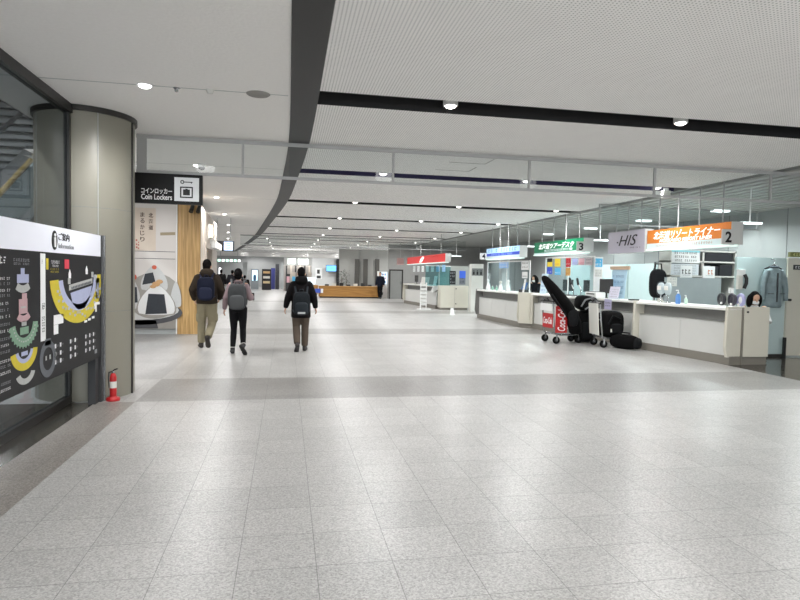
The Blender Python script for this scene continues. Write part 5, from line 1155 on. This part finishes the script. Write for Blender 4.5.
for r_ in range(3):
    for c_ in range(4): x = xa+.1+c_*(xb-xa-.2)/4; mb.box(x,x+.06,38.28,38.29,.96+r_*.24,1.1+r_*.24,(r_+c_) % 2)
mb.build('print', [mat('can_red', rgb(180,60,60), .5), mat('can_blue', rgb(60,110,180), .5)], t); MB(o_).box(xa+.1,xb-.3,38.285,38.3,.2,.36).build('delivery_flap', BLK, t)
def farbox(name, label, cat, x0, x1, y0, y1, Y, dep, m, sub='panel', floor_=True):
    a, zt = px(x0, y0, Y); b, zb = px(x1, y1, Y)
    zb = 0 if floor_ else zb
    t = thing(name, label, cat, ((a+b)/2, Y+dep/2, zb)); MB(t.location).box(a, b, Y, Y+dep, zb, zt).build(sub, m, t); return t, a, b, zb, zt
YS = 46
# shop block at the far end
t, a, b, zb, zt = farbox('shop_partition', 'white shop wall with a picture behind the far wooden desk', 'shop wall', 312, 336, 258, 286, YS, .3, mat('shop_white', rgb(204,206,206), .5))
pa, z1_ = px(315.5,268,YS); pb, z0_ = px(322,279,YS); MB(t.location).box(pa,pb,YS-.02,YS,z0_,z1_).build('picture', PAPER, t); mb = MB(t.location); mb.box(pa+.1,pb-.1,YS-.03,YS-.02,z0_+.05,z0_+.25); mb.box(pa+.12,pb-.18,YS-.03,YS-.02,z0_+.4,z1_-.12); mb.build('print', CHAR, t)
t, a, b, zb, zt = farbox('wall_screen', 'bright blue screen hung on the far white shop wall', 'screen', 326, 336.5, 265, 271.8, YS-.4, .1, BLK, 'housing', False); MB(t.location).box(a+.03,b-.03,YS-.41,YS-.4,zb+.03,zt-.03).build('screen', mat('screen_blue', rgb(96,160,226), .4, emit=1.0), t); MB(t.location).box((a+b)/2-.04,(a+b)/2+.04,YS-.3,YS+.01,zb+.1,zt-.1).build('bracket', BLK, t)
farbox('pillar_dark', 'dark square pillar beside the bright blue screen', 'pillar', 336.5, 339, 259, 286, YS-.3, .4, BLK)[0].name = 'square_pillar'
t, a, b, zb, zt = farbox('lit_shop', 'brightly lit shop opening beyond the lone walker', 'shop', 284, 311, 258, 287, 50, .3, mat('shop_in', rgb(170,164,160), .5), 'back_wall')
MB(t.location).box(a,b,48.6,50,zt-.55,zt-.45).build('lit_canopy', mat('lit_shop', rgb(250,250,246), .5, emit=3.0), t); MB(t.location).box(a,b,48.5,48.6,zt-.6,zt).build('fascia', WHITE, t); MB(t.location).box(a+.3,a+(b-a)*.42,48.47,48.5,zt-.5,zt-.08).build('lit_panel', mat('lit_fascia', rgb(236,246,240), .5, emit=1.3), t); MB(t.location).box(a+(b-a)*.5,b-.3,48.47,48.5,zt-.5,zt-.08).build('lit_panel', mat('lit_fascia', rgb(236,246,240), .5, emit=1.3), t)
for i in range(6): x = a+(b-a)*(i+.4)/6; MB(t.location).box(x,x+.12,49.8,50,0,zt-.6).build('mullion', [CHAR,SHOP][i % 2], t)
for i in range(5):
    x = a+.2+(b-a)*i/5; t = thing('display_shelf', f'goods shelf inside the far lit shop, {ORD[i]} from the dark column', 'shelf', (x,49.0,0), 0, 'goods shelves in the far lit shop')
    MB().box(0,.3,0,.3,0,1.4+.15*(i % 3)).build('body', [CHAR,SHOP,OFFW][i % 3], t); MB().box(.03,.27,-.01,0,.7,1.2).build('goods', [PP,PC_,PY,PR_,PG][i], t)
farbox('column_dark', 'tall dark column at the far end before the lit shop', 'column', 275.5, 279, 264, 287, 54, .5, mat('column_char', rgb(40,40,46), .6))[0].name = 'far_column'
t, a, b, zb, zt = farbox('wall_poster_far', 'dark blue poster panel beside the far dark column', 'poster', 271, 275, 268, 284, 54.6, .1, mat('poster_navy', rgb(66,72,140), .6)); t.name = 'poster_panel'
t, a, b, zb, zt = farbox('display_tower', 'dark display tower with pale goods at the far end', 'display', 262, 271, 269, 287, 52, .5, mat('tower_black', rgb(36,34,36), .6), 'cabinet')
for i in range(3): MB(t.location).box(a+.1,b-.1,51.95,52,.55+i*.42,.75+i*.42).build('goods', [mat('goods_cream', rgb(226,206,160), .6), mat('goods_white', rgb(226,222,214), .6), mat('goods_tan', rgb(206,170,120), .6)][i], t)
t, a, b, zb, zt = farbox('display_kiosk', 'grey kiosk with a glowing round topped screen at the far end', 'kiosk', 251, 258.5, 269, 286, 54, .4, mat('kiosk_grey', rgb(140,146,150), .5), 'cabinet')
MB(t.location).box(a+.1,b-.1,53.98,54,.75,zt-.1).build('screen', mat('kiosk_lit', rgb(206,232,246), .4, emit=1.2), t); mb = MB(t.location); mb.sup(((a+b)/2,53.97,1.0),(.13,.02,.28),.7); mb.build('print', mat('kiosk_blue', rgb(60,100,130), .5), t)
for i, (x0, x1) in enumerate(((243,247),(281,283))):
    farbox('wall_fin', ['grey upright fin left of the far kiosk', 'grey upright fin before the far lit shop'][i], 'column', x0, x1, 262, 287, 56, .4, WALLG)
bpy.data.objects['wall_fin']['label'] = 'grey upright fin beside the far glowing kiosk'
t, a, b, zb, zt = farbox('lit_sign_row', 'long lit sign band high at the far end behind the olive jacket man', 'sign', 217, 241, 258.5, 262.5, 57.5, .12, BLK, 'sign_cabinet', False); 
for i in range(6): x = a+(b-a)*(i+.15)/6; MB(t.location).box(x,x+(b-a)/8,57.48,57.5,zb+.04,zt-.04).build('lit_panel', [mat('lit_mint', rgb(196,236,220), .4, emit=1.2), mat('lit_wht', rgb(236,240,236), .4, emit=1.2)][i % 2], t)
for x in (a+.3, b-.3): MB(t.location).cyl((x,57.56,zt),(x,57.56,ZC),.02,n=8).build('hanging_rod', RAIL, t)
t, a, b, zb, zt = farbox('lit_panel_far', 'bright white light box standing beside the far group of walkers', 'light box', 218.5, 221.5, 267, 284, 50, .25, CHAR, 'cabinet'); MB(t.location).box(a+.03,b-.03,49.98,50,.5,zt-.05).build('screen', mat('box_lit', rgb(246,248,250), .4, emit=1.6), t); t.name = 'light_box'
# dark curtain strips and planters behind the desk
for i, (x0, x1) in enumerate(((355,359),(363.5,367.5),(375.5,379))):
    t, a, b, zb, zt = farbox('dark_shutter', f'tall dark slatted shutter behind the far wooden desk, {ORD[i]} from the blue screen', 'shutter', x0, x1, 259, 287, YS, .12, mat('shutter_dark', rgb(66,64,60), .6), 'panel'); t['group'] = 'dark shutters behind the far desk'
mb = MB(); a, _ = px(339,270,YS+.4); b, _ = px(392,270,YS+.4); mb.box(a,b,YS+.4,YS+.6,0,ZC); struct('wall_back', mb, mat('wall_far_mid', rgb(164,164,160), .6))
FOL = mat('leaf_dark', rgb(48,60,46), .6, var=.3)
for i, x in enumerate((341.5, 347.5)):
    xx, _ = px(x,280,44); t = thing('potted_plant', ['dark leafy plant in a pot beside the square pillar', 'dark leafy plant in a pot before the dark shutters'][i], 'plant', (xx,44+i*1.2,0))
    MB().lathe([(0,0),(.16,0),(.2,.4),(.18,.4),(.17,.36),(0,.36)], n=18).build('pot', CHAR, t); MB().tube([(0,0,.36),(.03,.02,.9),(0,0,1.3)], [.03,.025,.015], 8).build('stem', mat('stem_brown', rgb(80,64,46), .7), t)
    mb = MB(); rnd = random.Random(i+3)
    for k in range(70):
        a = rnd.uniform(0,2*PI); z = rnd.uniform(.7,1.75); r_ = rnd.uniform(.05,.22); c = Vector((r_*math.cos(a),r_*math.sin(a),z)); d = Vector((math.cos(a),math.sin(a),rnd.uniform(-.4,.5))).normalized(); s_ = d.cross(Vector((0,0,1))).normalized()*.045
        mb.poly([c, c+d*.1+s_, c+d*.24, c+d*.1-s_])
    mb.build('foliage', FOL, t)
# ------------------------------------------------------------------ world
w = bpy.data.worlds.new('world'); sc.world = w; w.use_nodes = True
w.node_tree.nodes['Background'].inputs[0].default_value = (.90, .92, .93, 1); w.node_tree.nodes['Background'].inputs[1].default_value = 3.2
